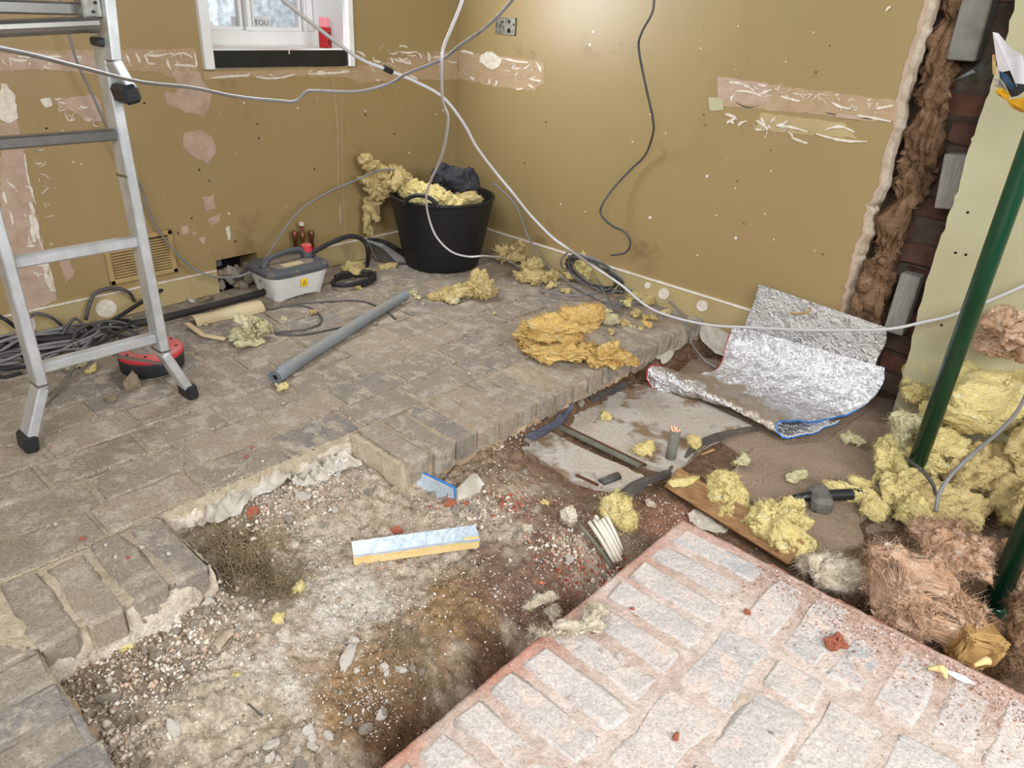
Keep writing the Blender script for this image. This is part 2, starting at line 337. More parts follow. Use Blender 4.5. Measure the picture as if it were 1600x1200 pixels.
# ------------------------------------------------------------------ organic shapes
import bmesh
_ico = {}
def ico(n):
    if n not in _ico:
        b = bmesh.new(); bmesh.ops.create_icosphere(b, subdivisions=n, radius=1)
        _ico[n] = (np.array([v.co[:] for v in b.verts]), np.array([[v.index for v in f.verts] for f in b.faces])); b.free()
    return _ico[n]
def rotz(a):
    c, s = math.cos(a), math.sin(a); return np.array([[c, s, 0], [-s, c, 0], [0, 0, 1.]])
def wool(name, label, m, lumps, seed=0, parent=None, cat='insulation', group=None, amp=.22, freq=26, fib=900, flen=.02, box=1., floor=None, lay=1., det=5, fw=.0004, warp=1.):
    flen *= .55; fib = int(fib*1.4)
    """lumps: (centre, (rx, ry, rz), rot_z[, tilt]) -> one fluffy mesh with loose fibres"""
    V = []; Fc = []; n = 0; rs = np.random.RandomState(seed+11)
    for li, lp in enumerate(lumps):
        c, r, a = lp[0], np.array(lp[1], float), lp[2]
        d0, f = ico(det); nd = len(d0)
        e = .5+.5/box
        d = np.sign(d0)*np.abs(d0)**(1/box if box > 1 else 1); d /= (np.abs(d)**(2*box)).sum(1)[:, None]**(1/(2*box))
        p = d*r
        if len(lp) > 3:
            t = lp[3]; cc, ss = math.cos(t), math.sin(t); R2 = np.array([[cc, 0, -ss], [0, 1, 0], [ss, 0, cc]]); p = p@R2; dn = d0@R2
        else: dn = d0
        A = rotz(a); p = p@A; dn = dn@A
        q = p+np.array(c)
        qq = q*np.array([1, 1, lay])*freq+seed*3.7
        s = min(r); S_ = float(np.mean(sorted(r)[1:]))
        f0 = .55/max(S_, .01)
        wv = np.stack([perlin(q*f0+seed+o_) for o_ in (0, 31.7, 63.1)], 1)*S_*.42*warp; wv[:, 2] *= .6
        wv2 = np.stack([perlin(q*f0*2.7+seed+o_) for o_ in (5, 36.7, 68.1)], 1)*S_*.20*warp
        q = q+wv+wv2
        w1 = fbm(qq*.5, 2, billow=True); w2 = fbm(qq*1.6, 4, billow=True)
        q = q+dn*((w1*.9+w2*.6)*amp*min(max(s, .012), .05)*1.3)[:, None]
        q += rs.normal(size=q.shape)*min(s*.03, .0011)
        if floor is not None: q[:, 2] = np.maximum(q[:, 2], floor+rs.uniform(0, .002, len(q)))
        V.append(q); Fc.append(f+n); n += nd
        # fibres
        k = int(fib/len(lumps)); ii = rs.randint(0, nd, k); st = q[ii]; dr = dn[ii]*.12+rs.normal(size=(k, 3))*.8; dr /= np.linalg.norm(dr, axis=1)[:, None]
        bend = rs.normal(size=(k, 3))*.9; Ln = flen*rs.uniform(.3, 1, k)[:, None]; sd = np.cross(dr, rs.normal(size=(k, 3))); sd /= np.linalg.norm(sd, axis=1)[:, None]; sd *= fw
        rows = []
        for t, wd in ((0, 1), (.33, .9), (.66, .7), (1, .3)):
            pt = st+Ln*(dr*t+bend*t*t*.6)
            if floor is not None: pt[:, 2] = np.maximum(pt[:, 2], floor)
            rows += [pt-sd*wd, pt+sd*wd]
        k2 = int(k*.22)
        R = np.stack(rows, 1).reshape(-1, 3)
        if k2 > 0:
            jj = rs.randint(0, nd, k2); st = q[jj]; nn_ = dn[jj]; dr = rs.normal(size=(k2, 3)); dr -= nn_*(dr*nn_).sum(1)[:, None]*.85; dr += nn_*.12; dr /= np.linalg.norm(dr, axis=1)[:, None]
            sd = np.cross(dr, nn_+rs.normal(size=(k2, 3))*.3); sd /= np.linalg.norm(sd, axis=1)[:, None]+1e-9; Ln = flen*rs.uniform(.3, .85, k2)[:, None]; Ln = np.minimum(Ln, S_*.30); wd0 = Ln*rs.uniform(.10, .28, k2)[:, None]; lift = nn_*Ln*rs.uniform(-.5, .25, k2)[:, None]
            rows = []
            for t, wd in ((0, .7), (.33, 1), (.66, .6), (1, .08)):
                pt = st-nn_*.0008+Ln*dr*t+lift*t*t
                if floor is not None: pt[:, 2] = np.maximum(pt[:, 2], floor)
                rows += [pt-sd*wd*wd0, pt+sd*wd*wd0]
            R = np.vstack([R, np.stack(rows, 1).reshape(-1, 3)])
        k = k+max(k2, 0); base = n+np.arange(k)*8
        for j in (0, 2, 4):
            qd = np.stack([base+j, base+j+1, base+j+3, base+j+2], 1)
            Fc.append(np.concatenate([qd[:, [0, 1, 2]], qd[:, [0, 2, 3]]]))
        V.append(R); n += len(R)
    o = mesh(name, np.vstack(V), np.vstack(Fc), m, parent, smooth=True)
    if parent is None: tag(o, label, cat, group)
    return o
def settle(c, dz=0): return np.array([c[0], c[1], c[2]+dz])
rnd = random.Random(5); rs = np.random.RandomState(8)
UP = -.0
# ================================================================== SETTING
# ---- left wall (plane x = 0) with the window opening
WY0, WY1, WZ0, WZ1 = -1.165, -.60, .79, 1.75
H = 2.4
def wallpiece(mb, x0, x1, y0, y1, z0, z1): mb.box(((x0+x1)/2, (y0+y1)/2, (z0+z1)/2), (x1-x0, y1-y0, z1-z0))
mb = MB()
wallpiece(mb, -.28, 0, -4.2, -1.70, -.2, H)              # left of the hole and vent
wallpiece(mb, -.28, 0, WY1, 0.0, -.2, H)
wallpiece(mb, -.28, 0, -1.70, WY1, WZ1, H)
wallpiece(mb, -.28, 0, -1.70, WY0, .125, WZ1); wallpiece(mb, -.28, 0, WY0, WY1, .125, WZ0)
wallpiece(mb, -.28, 0, -1.70, -1.245, -.2, .125); wallpiece(mb, -.28, 0, -1.075, WY1, -.2, .125)
wl = tag(mb.build('wall_left', M['paint']), kind='structure')
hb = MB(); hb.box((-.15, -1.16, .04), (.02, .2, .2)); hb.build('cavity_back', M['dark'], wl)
# ---- right wall: plasterboard with a broken right edge, battens and masonry behind it
e_px = [(1462, -130), (1450, 0), (1436, 60), (1418, 108), (1404, 160), (1399, 200), (1384, 240), (1376, 290), (1358, 322), (1352, 365), (1336, 400), (1330, 440), (1318, 488)]
edge = [WY(a, b, 0) for a, b in e_px]
eb = []
for i in range(len(edge)-1):
    for t in np.linspace(0, 1, 6, endpoint=False):
        p = edge[i]*(1-t)+edge[i+1]*t; p[0] += rs.normal()*.0022; eb.append(p)
eb.append(edge[-1]); eb.append(np.array([edge[-1][0]-.004, 0, -.14])); eb = np.array(eb); eb[0, 2] = H
bd = .012
mb = MB(); n = len(eb)
front = [(-.01, 0, z) for z in eb[:, 2]]+[(x, 0, z) for x, _, z in eb]
mb.add(front, [(i, i+1, n+i+1, n+i) for i in range(n-1)], 0)
bk = [(x+.014+.003*math.sin(z*31), bd+.002, z) for x, _, z in eb]
mb.add([(x, 0, z) for x, _, z in eb]+bk, [(i, i+1, n+i+1, n+i) for i in range(n-1)], 1)
bk2 = [(x+.018, .045, z) for x, _, z in eb]
mb.add(bk+bk2, [(i, i+1, n+i+1, n+i) for i in range(n-1)], 1)
mb.box((.94, .06, 1.1), (1.9, .09, 2.6), mi=0)
wr = tag(mb.build('wall_right', [M['paint'], M['board_edge']]), kind='structure')
# paper torn back along the edge (pale strip on the face)
mb = MB(); fr = []
for i, (x, y, z) in enumerate(eb): fr += [(x-.008-.004*math.sin(z*7)-rs.uniform(0, .003), -.0012, z), (x+.001, -.0012, z)]
mb.add(fr, [(2*i, 2*i+1, 2*i+3, 2*i+2) for i in range(n-1)]); mb.build('torn_paper_edge', M['plaster_pink'], wr)
# masonry at the back of the gap
mz = MB(); mz.box((2.25, .197, 1.1), (1.1, .08, 2.7)); wb_ = tag(mz.build('wall_back', M['old_mortar']), kind='structure')
def brickmesh(name, Lx, Ly, T, m, seed, ch=.005, jit=.0022):
    r = np.random.RandomState(seed); swap = Ly > Lx; lx, ly = (Ly, Lx) if swap else (Lx, Ly)
    xs = np.array([-.5, -.5+ch/lx*1.2, -.17, .17, .5-ch/lx*1.2, .5])*lx; ys = np.array([-.5, -.5+ch/ly*1.2, .5-ch/ly*1.2, .5])*ly
    v = []
    for i, x in enumerate(xs):
        for j, y in enumerate(ys):
            e = (i in (0, 5))+(j in (0, 3)); v.append([x, y, -ch*(0, .9, 1.9)[e]])
    v = np.array(v); v[:, :2] += r.normal(size=(24, 2))*jit; v[:, 2] += r.normal(size=24)*jit*.45
    for i in (0, 5):
        for j in (0, 3): v[i*4+j, 0] -= np.sign(xs[i])*ch*.9; v[i*4+j, 1] -= np.sign(ys[j])*ch*.7
    if r.rand() < .5: k = [0, 5][r.randint(2)]*4+[0, 3][r.randint(2)]; v[k, :2] *= .93; v[k, 2] -= ch*.8
    f = [(i*4+j, (i+1)*4+j, (i+1)*4+j+1, i*4+j+1) for i in range(5) for j in range(3)]
    ring = [0, 4, 8, 12, 16, 20, 21, 22, 23, 19, 15, 11, 7, 3, 2, 1]
    bot = v[ring].copy(); bot[:, 2] = -T; b0 = len(v); v = np.vstack([v, bot]); k = len(ring)
    f += [(ring[i], b0+i, b0+(i+1) % k, ring[(i+1) % k]) for i in range(k)]
    if swap: v = v[:, [1, 0, 2]]*np.array([-1, 1, 1])
    me = bpy.data.meshes.new(name); me.from_pydata([tuple(a) for a in v], [], f); me.materials.append(m); me.update()
    me.polygons.foreach_set('use_smooth', np.array([j != 1 for i in range(5) for j in range(3)]+[False]*k)); return me
def put(name, me, loc, parent, rz=0, tilt=0.):
    o = bpy.data.objects.new(name, me); COL.objects.link(o); o.parent = parent; o.location = loc
    o.rotation_euler = (rnd.gauss(0, tilt), rnd.gauss(0, tilt), rz+rnd.gauss(0, tilt)); return o
ob = []
for k in range(4):
    me = brickmesh('brick', .215, .066, .1, M['old_brick'], 40+k, .006, .003)
    ob.append(me)
for r_ in range(18):
    for c_ in range(-1, 3):
        x = 2.0+c_*.228+(.114 if r_ % 2 else 0); z = -.08+r_*.077
        if 1.85 < x < 2.34:
            o = put('brick', ob[(r_+c_) % 4], (x, .150+rnd.uniform(-.008, .01), z), wb_, 0, .01); o.rotation_euler[0] = math.pi/2
# pier at the right: painted face, thickness, rendered upper side
pe = [(1606, -60), (1588, 0), (1570, 65), (1549, 130), (1541, 155), (1522, 212), (1514, 232), (1497, 300), (1485, 330), (1470, 367), (1452, 425), (1435, 485), (1425, 525), (1408, 600)]
pp = []
for i in range(len(pe)-1):
    a, b = WY(*pe[i], -.03), WY(*pe[i+1], -.03)
    for t in np.linspace(0, 1, 4, endpoint=False): q = a*(1-t)+b*t; q[0] += rs.normal()*.002; pp.append(q)
pp.append(WY(1408, 600, -.03)); pp.append(pp[-1]+np.array([.0, 0, -.2])); pp[0][2] = H; n = len(pp)
mb = MB(); mb.add([(x, -.03, z) for x, _, z in pp]+[(3.6, -.03, z) for _, _, z in pp], [(i, i+1, n+i+1, n+i) for i in range(n-1)], 0)
mb.add([(x, -.03, z) for x, _, z in pp]+[(x+.01, -.005, z) for x, _, z in pp], [(i+1, i, n+i, n+i+1) for i in range(n-1)], 1)
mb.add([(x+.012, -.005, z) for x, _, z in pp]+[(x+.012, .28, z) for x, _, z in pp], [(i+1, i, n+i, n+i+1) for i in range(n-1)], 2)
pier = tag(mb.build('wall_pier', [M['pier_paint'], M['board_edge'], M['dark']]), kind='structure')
mb = MB(); a = WY(1548, -10, .10); b = WY(1520, 95, .10); mb.bar((a[0]-.02, .06, 1.5), (b[0]-.015, .06, b[2]), .075, .075, (0, 1, 0), .004); mb.build('render_strip', M['concrete'], pier)
for nm, q0, q1 in (('grey timber', (1427, 428), (1398, 518)), ('grey timber', (1497, 240), (1480, 325))):
    a, b = WY(*q0, .03), WY(*q1, .03); mb = MB(); mb.bar(a, b, .06, .05, (0, 1, 0), .003)
    o = mb.build('timber_batten', M['timber_grey']); tag(o, 'short weathered grey timber batten low in the wall gap' if q0[1] > 400 else 'small grey timber end high in the wall gap', 'timber')
for a, b in ((1509, 398), (1512, 332), (1471, 508), (1493, 395), (1552, 355)):
    c = WY(a, b, -.031); mb = MB(); mb.lathe([(0, 0), (.004, 0)], c, [(1, 0, 0), (0, 0, 1), (0, -1, 0)], 10); mb.build('screw_hole', M['dark'], pier)
# mineral wool in the cavity (one fluffy batt, standing)
lum = []
for i in range(6):
    z = 1.28-i*.26; px = np.interp(z, [-.1, .2, .4, .6, .8, 1.0, 1.3], [1.945, 1.95, 1.955, 1.965, 1.965, 1.955, 1.96])
    lum.append(((px, .065, z), (.050, .045, .19), rs.uniform(-.2, .2)))
wool('wool_batt', 'tall brown mineral wool batt standing in the broken wall gap', M['wool_dark'], lum, 5, amp=.5, freq=22, fib=3500, flen=.04, det=5, box=1.6, warp=.5)
wool('wool_tuft', 'pale frayed mineral wool tuft hanging at the foot of the broken board edge', M['wool_dark'], [((1.925, .0, .17), (.03, .02, .09), 0), ((1.935, .0, .3), (.02, .015, .07), 0)], 6, amp=.5, freq=30, fib=1200, flen=.035, det=4)

# ---- wall marks: stripped strips, patches, adhesive smears (thin real layers)
def jag(pts, amp, sub=6):
    out = []; n = len(pts)
    for i in range(n):
        a, b = np.array(pts[i], float), np.array(pts[(i+1) % n], float)
        L_ = np.linalg.norm(b-a); k = max(1, min(24, int(L_/sub)))
        for t in np.linspace(0, 1, k, endpoint=False): out.append(a*(1-t)+b*t+rs.normal(size=2)*amp)
    return out
def patch(side, pts, m, th=.0015, amp=1.2, name='plaster_patch', par=None):
    th += rs.uniform(0, .0004); P = jag(pts, amp); fn = (lambda p, d: WX(p[0], p[1], 0)+np.array([d, 0, 0])) if side == 'L' else (lambda p, d: WY(p[0], p[1], 0)-np.array([0, d, 0]))
    n = len(P); fr = [fn(p, th) for p in P]; ba = [fn(p, -.0005) for p in P]
    o = mesh(name, fr+ba, [tuple(range(n))]+[(i, (i+1) % n, n+(i+1) % n, n+i) for i in range(n)], m, par or (wl if side == 'L' else wr)); return o
def smear(side, p, q, w0, m, th=.003, name='adhesive_smear'):
    p, q = np.array(p, float), np.array(q, float); d = q-p; L_ = np.linalg.norm(d)+1e-6; nn = np.array([-d[1], d[0]])/L_
    k = max(3, int(L_/5)); c = nn*rs.normal()*min(L_, 22)*.12; A = []; B = []
    for i in range(k+1):
        t = i/k; x = p+d*t+c*math.sin(t*math.pi); ww = w0*(.35+.65*math.sin(math.pi*(.1+.8*t)))*rs.uniform(.6, 1.2); A.append(x+nn*ww/2); B.append(x-nn*ww/2)
    patch(side, A+B[::-1], m, th, .15, name)
T_, W_, P_ = M['plaster_tan'], M['white_filler'], M['plaster_pink']
patch('L', [(0, 79), (180, 78), (304, 76), (309, 112), (312, 128), (300, 130), (240, 112), (120, 108), (0, 104)], T_, .001, .8)
patch('L', [(0, 84), (150, 86), (160, 118), (120, 112), (60, 108), (0, 112)], P_, .002, 1)
patch('L', [(318, 112), (545, 106), (714, 78), (716, 124), (650, 124), (600, 126), (560, 130), (545, 120), (420, 119), (318, 124)], T_, .001, .8)
patch('R', [(716, 79), (850, 97), (850, 128), (835, 142), (760, 134), (716, 122)], T_, .001, .8)
patch('R', [(1121, 121), (1401, 157), (1399, 190), (1352, 190), (1300, 181), (1200, 172), (1121, 165)], T_, .001, .8)
patch('R', [(1122, 120), (1200, 130), (1206, 158), (1180, 164), (1122, 158)], P_, .0015, .8)
patch('R', [(1107, 152), (1130, 155), (1131, 172), (1110, 173)], M['pier_paint'], .0022, .5)
patch('R', [(1190, 176), (1240, 182), (1320, 192), (1340, 216), (1250, 210), (1180, 200)], M['paint_trim'], .0006, .8)
patch('R', [(1306, 176), (1344, 182), (1344, 188), (1306, 183)], P_, .004, .3)
for a, b in (((1150, 159), (1185, 165)), ((1290, 176), (1308, 179)), ((1348, 185), (1385, 190))): smear('R', a, b, 2.2, M['steel_plate'], .0022)
def scribble(side, x0, y0, x1, y1, h, n, w_=2.2):
    for _ in range(n):
        t = rs.rand(); x = x0+(x1-x0)*t; y = y0+(y1-y0)*t+rs.uniform(0, h); a_ = rs.choice([0, 0, .1, 1.4, -.9, .8])+rs.normal()*.2; L_ = rs.uniform(4, 17)
        smear(side, (x, y), (x+L_*math.cos(a_), y+L_*math.sin(a_)*.8), rs.uniform(.8, w_), rnd.choice([W_, W_, M['board_edge'], P_]), rs.uniform(.0015, .003))
scribble('L', 0, 82, 300, 80, 24, 70, 3); scribble('L', 556, 80, 705, 80, 22, 34, 3); scribble('R', 722, 82, 840, 100, 28, 30, 3)
scribble('R', 1124, 124, 1390, 160, 20, 80, 1.8); scribble('R', 1136, 178, 1250, 196, 18, 22, 4); scribble('L', 330, 120, 540, 108, 5, 16, 3); scribble('L', 84, 150, 150, 170, 34, 22, 3); scribble('L', 50, 180, 78, 330, 60, 26, 2); scribble('L', 30, 300, 60, 430, 40, 24, 4)
# pink plaster where the skim came off, left wall
patch('L', [(255, 145), (272, 146), (280, 136), (268, 112), (312, 112), (318, 128), (332, 145), (328, 165), (318, 180), (292, 176), (262, 163)], P_, .0012, 1)
patch('L', [(288, 208), (310, 202), (332, 212), (338, 235), (324, 257), (314, 250), (292, 240), (285, 228)], P_, .0012, 1)
patch('L', [(82, 154), (150, 148), (158, 160), (158, 190), (140, 192), (120, 178), (96, 168)], P_, .0012, 1)
patch('L', [(62, 156), (78, 152), (82, 165), (70, 168)], W_, .0012, .6)
patch('L', [(0, 130), (12, 132), (24, 150), (28, 186), (14, 193), (0, 188)], M['white_filler'], .002, 1)
patch('L', [(0, 190), (26, 186), (40, 260), (60, 350), (88, 470), (40, 486), (18, 440), (0, 330)], P_, .0006, 1.2)
patch('L', [(315, 308), (334, 304), (336, 326), (320, 330)], P_, .0012, .8); patch('L', [(322, 344), (344, 332), (344, 346), (330, 352)], P_, .0012, .8)
patch('L', [(283, 353), (296, 352), (294, 366), (284, 367)], P_, .0012, .8); patch('L', [(299, 360), (305, 364), (304, 371)], P_, .0012, .5); patch('L', [(312, 372), (320, 370), (320, 384), (314, 380)], P_, .0012, .5)
patch('L', [(352, 356), (358, 352), (361, 374), (357, 376)], W_, .0012, .5)
patch('L', [(88, 396), (104, 400), (118, 424), (104, 440), (96, 420)], P_, .001, .9)
for a, b, w_ in [((46, 315), (52, 335), 7), ((48, 335), (60, 372), 11), ((50, 352), (54, 378), 8), ((62, 400), (72, 425), 10), ((70, 425), (82, 455), 9), ((40, 290), (50, 305), 5),
                 ((5, 300), (10, 318), 6), ((15, 330), (20, 352), 4), ((10, 282), (24, 294), 4), ((38, 240), (56, 320), 3), ((60, 372), (86, 456), 3), ((52, 425), (60, 432), 4)]: smear('L', a, b, w_, W_)
for a, b in [((15, 90), (42, 94)), ((28, 88), (46, 90)), ((60, 86), (95, 88)), ((196, 85), (202, 100)), ((212, 84), (218, 98)), ((224, 86), (230, 98)), ((230, 98), (243, 100)), ((226, 85), (260, 84)), ((268, 88), (300, 90)), ((272, 102), (306, 104)), ((304, 82), (307, 104)), ((68, 102), (78, 106)),
             ((622, 90), (640, 100)), ((556, 80), (570, 88)), ((624, 81), (650, 81)), ((650, 82), (658, 92)), ((610, 90), (614, 98)), ((616, 92), (636, 90)), ((668, 82), (670, 96)), ((676, 90), (692, 92)), ((584, 96), (594, 97)), ((588, 126), (594, 125)), ((624, 72), (636, 74)), ((640, 118), (652, 124)), ((330, 122), (388, 118)), ((400, 120), (460, 116)), ((480, 115), (545, 112))]: smear('L', a, b, 3.8, W_)
for a, b in [((786, 91), (826, 98)), ((838, 98), (846, 112)), ((720, 80), (740, 84)), ((735, 120), (741, 125)), ((765, 124), (762, 132)), ((776, 126), (774, 134)), ((826, 132), (834, 138)), ((830, 124), (846, 127)), ((806, 138), (818, 138)),
             ((1140, 128), (1180, 142)), ((1150, 142), (1190, 150)), ((1186, 132), (1198, 134)), ((1190, 146), (1206, 140)), ((1148, 148), (1143, 158)), ((1134, 178), (1152, 186)), ((1136, 192), (1150, 184)), ((1154, 196), (1164, 190)), ((1182, 188), (1200, 202)), ((1190, 184), (1196, 196)), ((1214, 196), (1262, 206)), ((1216, 194), (1230, 188)), ((1240, 216), (1262, 224)), ((1276, 209), (1355, 221)), ((1290, 203), (1336, 207)), ((1220, 150), (1250, 158)), ((1300, 160), (1330, 170)), ((1370, 170), (1396, 165)), ((1340, 180), (1392, 190)), ((1384, 18), (1392, 10))]: smear('R', a, b, 4.2, W_)
patch('R', [(752, 84), (762, 80), (778, 86), (786, 92), (780, 104), (770, 110), (760, 104), (750, 96)], W_, .004, .8)
for p in [(343, 127), (41, 582)]: pass
for (a, b) in [(927, 50), (1016, 340), (922, 70), (1105, 275), (1150, 372)]: patch('R', [(a-2, b-2), (a+2, b-2), (a+2, b+2), (a-2, b+2)], W_, .001, .4)
for k in range(60):
    a, b = rs.uniform(20, 700), rs.uniform(150, 400)
    patch('L', [(a-1.5, b-1.5), (a+1.5, b-1), (a+1.2, b+1.8), (a-1, b+1)], rnd.choice([W_, P_, M['dark']]), .0008, .3)
for k in range(40):
    a, b = rs.uniform(800, 1300), rs.uniform(30, 420)
    patch('R', [(a-1.2, b-1.2), (a+1.2, b-1), (a+1, b+1.4), (a-1, b+1)], rnd.choice([W_, P_, M['timber_edge']]), .0008, .3)
smear('L', (520, 120), (528, 300), 1.2, P_, .0008, 'board_joint'); smear('L', (532, 320), (533, 352), 3, P_, .001, 'board_joint'); smear('L', (535, 120), (540, 380), 1.2, T_, .0006, 'board_joint')
# ---- skirting zones with the white top line and the round adhesive dabs
def skirt(side, x0, x1):
    mb = MB()
    if side == 'L': mb.box((.005, (x0+x1)/2, .043), (.010, x1-x0, .086)); o = mb.build('baseboard_left', M['paint_trim'])
    else: mb.box(((x0+x1)/2, -.005, -.01), (x1-x0, .010, .192)); o = mb.build('baseboard_right', M['paint_trim'])
    tag(o, kind='structure'); mb = MB()
    if side == 'L': mb.box((.006, (x0+x1)/2, .0885), (.014, x1-x0, .006), bev=.002)
    else: mb.box(((x0+x1)/2, -.006, .0885), (x1-x0, .014, .008), bev=.002)
    mb.build('white_top_line', W_, o); return o
sl = skirt('L', -2.6, -1.25); skirt2 = skirt('L', -1.07, -.0); sr = skirt('R', .0, 1.885)
def dab(side, px, py, rx, ry=None, par=None):
    ry = ry or rx; pts = [(px+rx*math.cos(t), py+ry*math.sin(t)) for t in np.linspace(0, 2*math.pi, 14, endpoint=False)]
    P = [(WX(a, b, .0125) if side == 'L' else WY(a, b, -.0125)) for a, b in pts]; Q = [(WX(a, b, .009) if side == 'L' else WY(a, b, -.009)) for a, b in pts]; n = 14
    mesh('adhesive_dab', P+Q, [tuple(range(n))]+[(i, (i+1) % n, n+(i+1) % n, n+i) for i in range(n)], W_, par)
dab('R', 1037, 459, 9, 9, sr); dab('R', 1097, 478, 9, 9, sr); dab('R', 1012, 446, 5, 5, sr); dab('L', 166, 482, 17, 14, sl); dab('L', 49, 508, 7, 12, sl)
for a, b in [((990, 428), (1076, 452)), ((900, 404), (985, 428)), ((1090, 458), (1170, 486)), ((780, 362), (870, 390))]: pass
# pale crumpled flap below the skirting beyond the floor edge
patch_pts = [(1088, 502), (1106, 505), (1140, 522), (1142, 560), (1118, 552), (1096, 532)]
P = [WY(a, b, -.02-.02*rs.rand()) for a, b in patch_pts]; mesh('torn_lining', P, [tuple(range(len(P)))], M['white_filler'], sr)

# ---- window
win = thing('window_1', None, None, (0, -.88, .79), kind='structure')
def wbox(name, m, c, d, bev=.002, par=win): b = MB(); b.box(c, d, None, bev); return b.build(name, m, par)
wbox('casing', M['upvc'], (.008, -1.181, 1.27), (.022, .034, .96)); wbox('casing', M['upvc'], (.008, -.592, 1.27), (.022, .026, .96))
wbox('reveal', M['upvc'], (-.14, -1.168, 1.27), (.27, .008, .96), 0); wbox('reveal', M['upvc'], (-.14, -.606, 1.27), (.27, .008, .96), 0)
wbox('sill_board', M['sill_white'], (-.11, -.886, .843), (.24, .556, .018))
for y0, y1 in ((-1.163, -.868), (-.866, -.608)):
    wbox('sill_tile', M['tile_black'], (.006, (y0+y1)/2, .822), (.01, y1-y0, .056), .002)
FX = -.222
wbox('bottom_rail', M['upvc'], (FX, -.886, .876), (.045, .56, .05)); wbox('side_rail', M['upvc'], (FX, -.628, 1.35), (.045, .03, .897)); wbox('side_rail', M['upvc'], (FX, -1.140, 1.35), (.045, .04, .897))
wbox('sash_rail', M['upvc'], (FX+.012, -.79, .907), (.03, .24, .014)); wbox('sash_rail', M['upvc'], (FX+.012, -1.03, .907), (.03, .2, .014))
wbox('mullion', M['upvc'], (FX+.006, -.896, 1.3), (.05, .016, .8)); wbox('glazing_bar', M['upvc'], (FX, -.922, 1.3), (.03, .012, .8)); wbox('glazing_bar', M['upvc'], (FX, -.872, 1.3), (.03, .008, .8)); wbox('glazing_bar', M['upvc'], (FX, -.668, 1.3), (.03, .012, .8)); wbox('glazing_bar', M['upvc'], (FX+.01, -.652, 1.3), (.04, .008, .8))
wbox('pane', M['glass'], (FX-.008, -1.03, 1.3), (.004, .22, .8), 0); wbox('pane', M['glass'], (FX-.008, -.77, 1.3), (.004, .2, .8), 0)
# outside: pavement, a white parked car seen in part, hedge, notices
def out(name, lab, cat, m, c, d, bev=.0, ax=None): b = MB(); b.box(c, d, ax, bev); return tag(b.build(name, m), lab, cat)
M['road'] = mat('pale_paving', (206, 206, 204), (186, 190, 194), 3, .9)
M['car_white'] = mat('white_car_paint', (240, 242, 244), None, rough=.25, spec=.6); M['car_glass'] = mat('car_window', (150, 158, 162), (206, 212, 216), 26, .3)  # mottled greys paint foliage-like reflections into the car windows
M['blue_pale'] = mat('pale_blue_stripe', (150, 206, 232), None, rough=.6)
g = out('ground', None, None, M['road'], (-3.5, -.9, -.1), (6.2, 14, .1)); tag(g, kind='structure')
car = thing('parked_car', 'white parked car seen through the window panes', 'car', (-2.3, -.2, 0))
b = MB(); b.box((-2.6, -.2, .5), (1.2, 3.4, .52), None, .1); b.build('car_body', M['car_white'], car)
b = MB(); b.box((-2.6, -.2, .96), (1.05, 2.2, .44), None, .14); b.build('car_roof', M['car_white'], car)
b = MB(); b.box((-2.062, -.60, .9), (.03, .62, .2), None, .01); b.build('side_window', M['car_glass'], car)
b = MB(); b.box((-2.062, .16, .9), (.03, .72, .2), None, .01); b.build('side_window', M['car_glass'], car)
b = MB(); b.box((-1.994, -.2, .62), (.02, 3.0, .05), None, .005); b.build('side_stripe', M['blue_pale'], car)
for y in (-1.3, .9):
    b = MB(); b.lathe([(0, .1), (.14, .1), (.24, .08), (.25, 0), (.25, -.1)], (-2.02, y, .2), [(0, 1, 0), (0, 0, 1), (1, 0, 0)], 20); b.build('wheel', M['black_plastic'], car)
c = D(408, 38, 4.05); c2 = D(366, 38, 4.0)
for nm, cc, lb, wd in (('notice_card', c, 'white notice card with faint grey capitals behind the right pane', .10), ('notice_card', c2, 'white notice card edge behind the left pane', .07)):
    cc = np.array([-.30, cc[1], cc[2]]); q = WX(408 if wd == .10 else 372, 36, -.30)
    b = MB(); b.box(q, (.003, wd*.75, .045)); no = tag(b.build('notice_card', M['upvc']), lb, 'sign')
    cu = bpy.data.curves.new('lettering', 'FONT'); cu.body = 'TOU' if wd == .10 else 'n'; cu.size = .03; cu.extrude = .0006; cu.align_x = 'CENTER'; cu.align_y = 'CENTER'
    t = bpy.data.objects.new('lettering', cu); COL.objects.link(t); t.parent = no; t.location = (q[0]+.0025, q[1], q[2]); t.rotation_euler = (math.pi/2, 0, math.pi/2); 
    bpy.context.view_layer.update(); me_ = bpy.data.meshes.new_from_object(t.evaluated_get(bpy.context.evaluated_depsgraph_get())); me_.materials.clear(); me_.materials.append(M['cable_grey'])
    t2 = bpy.data.objects.new('lettering', me_); COL.objects.link(t2); t2.parent = no; t2.location = t.location; t2.rotation_euler = t.rotation_euler; bpy.data.objects.remove(t)
b = MB(); b.box((-.30, -.86, .878), (.05, .62, .03)); tag(b.build('outer_sill', M['upvc']), kind='structure')

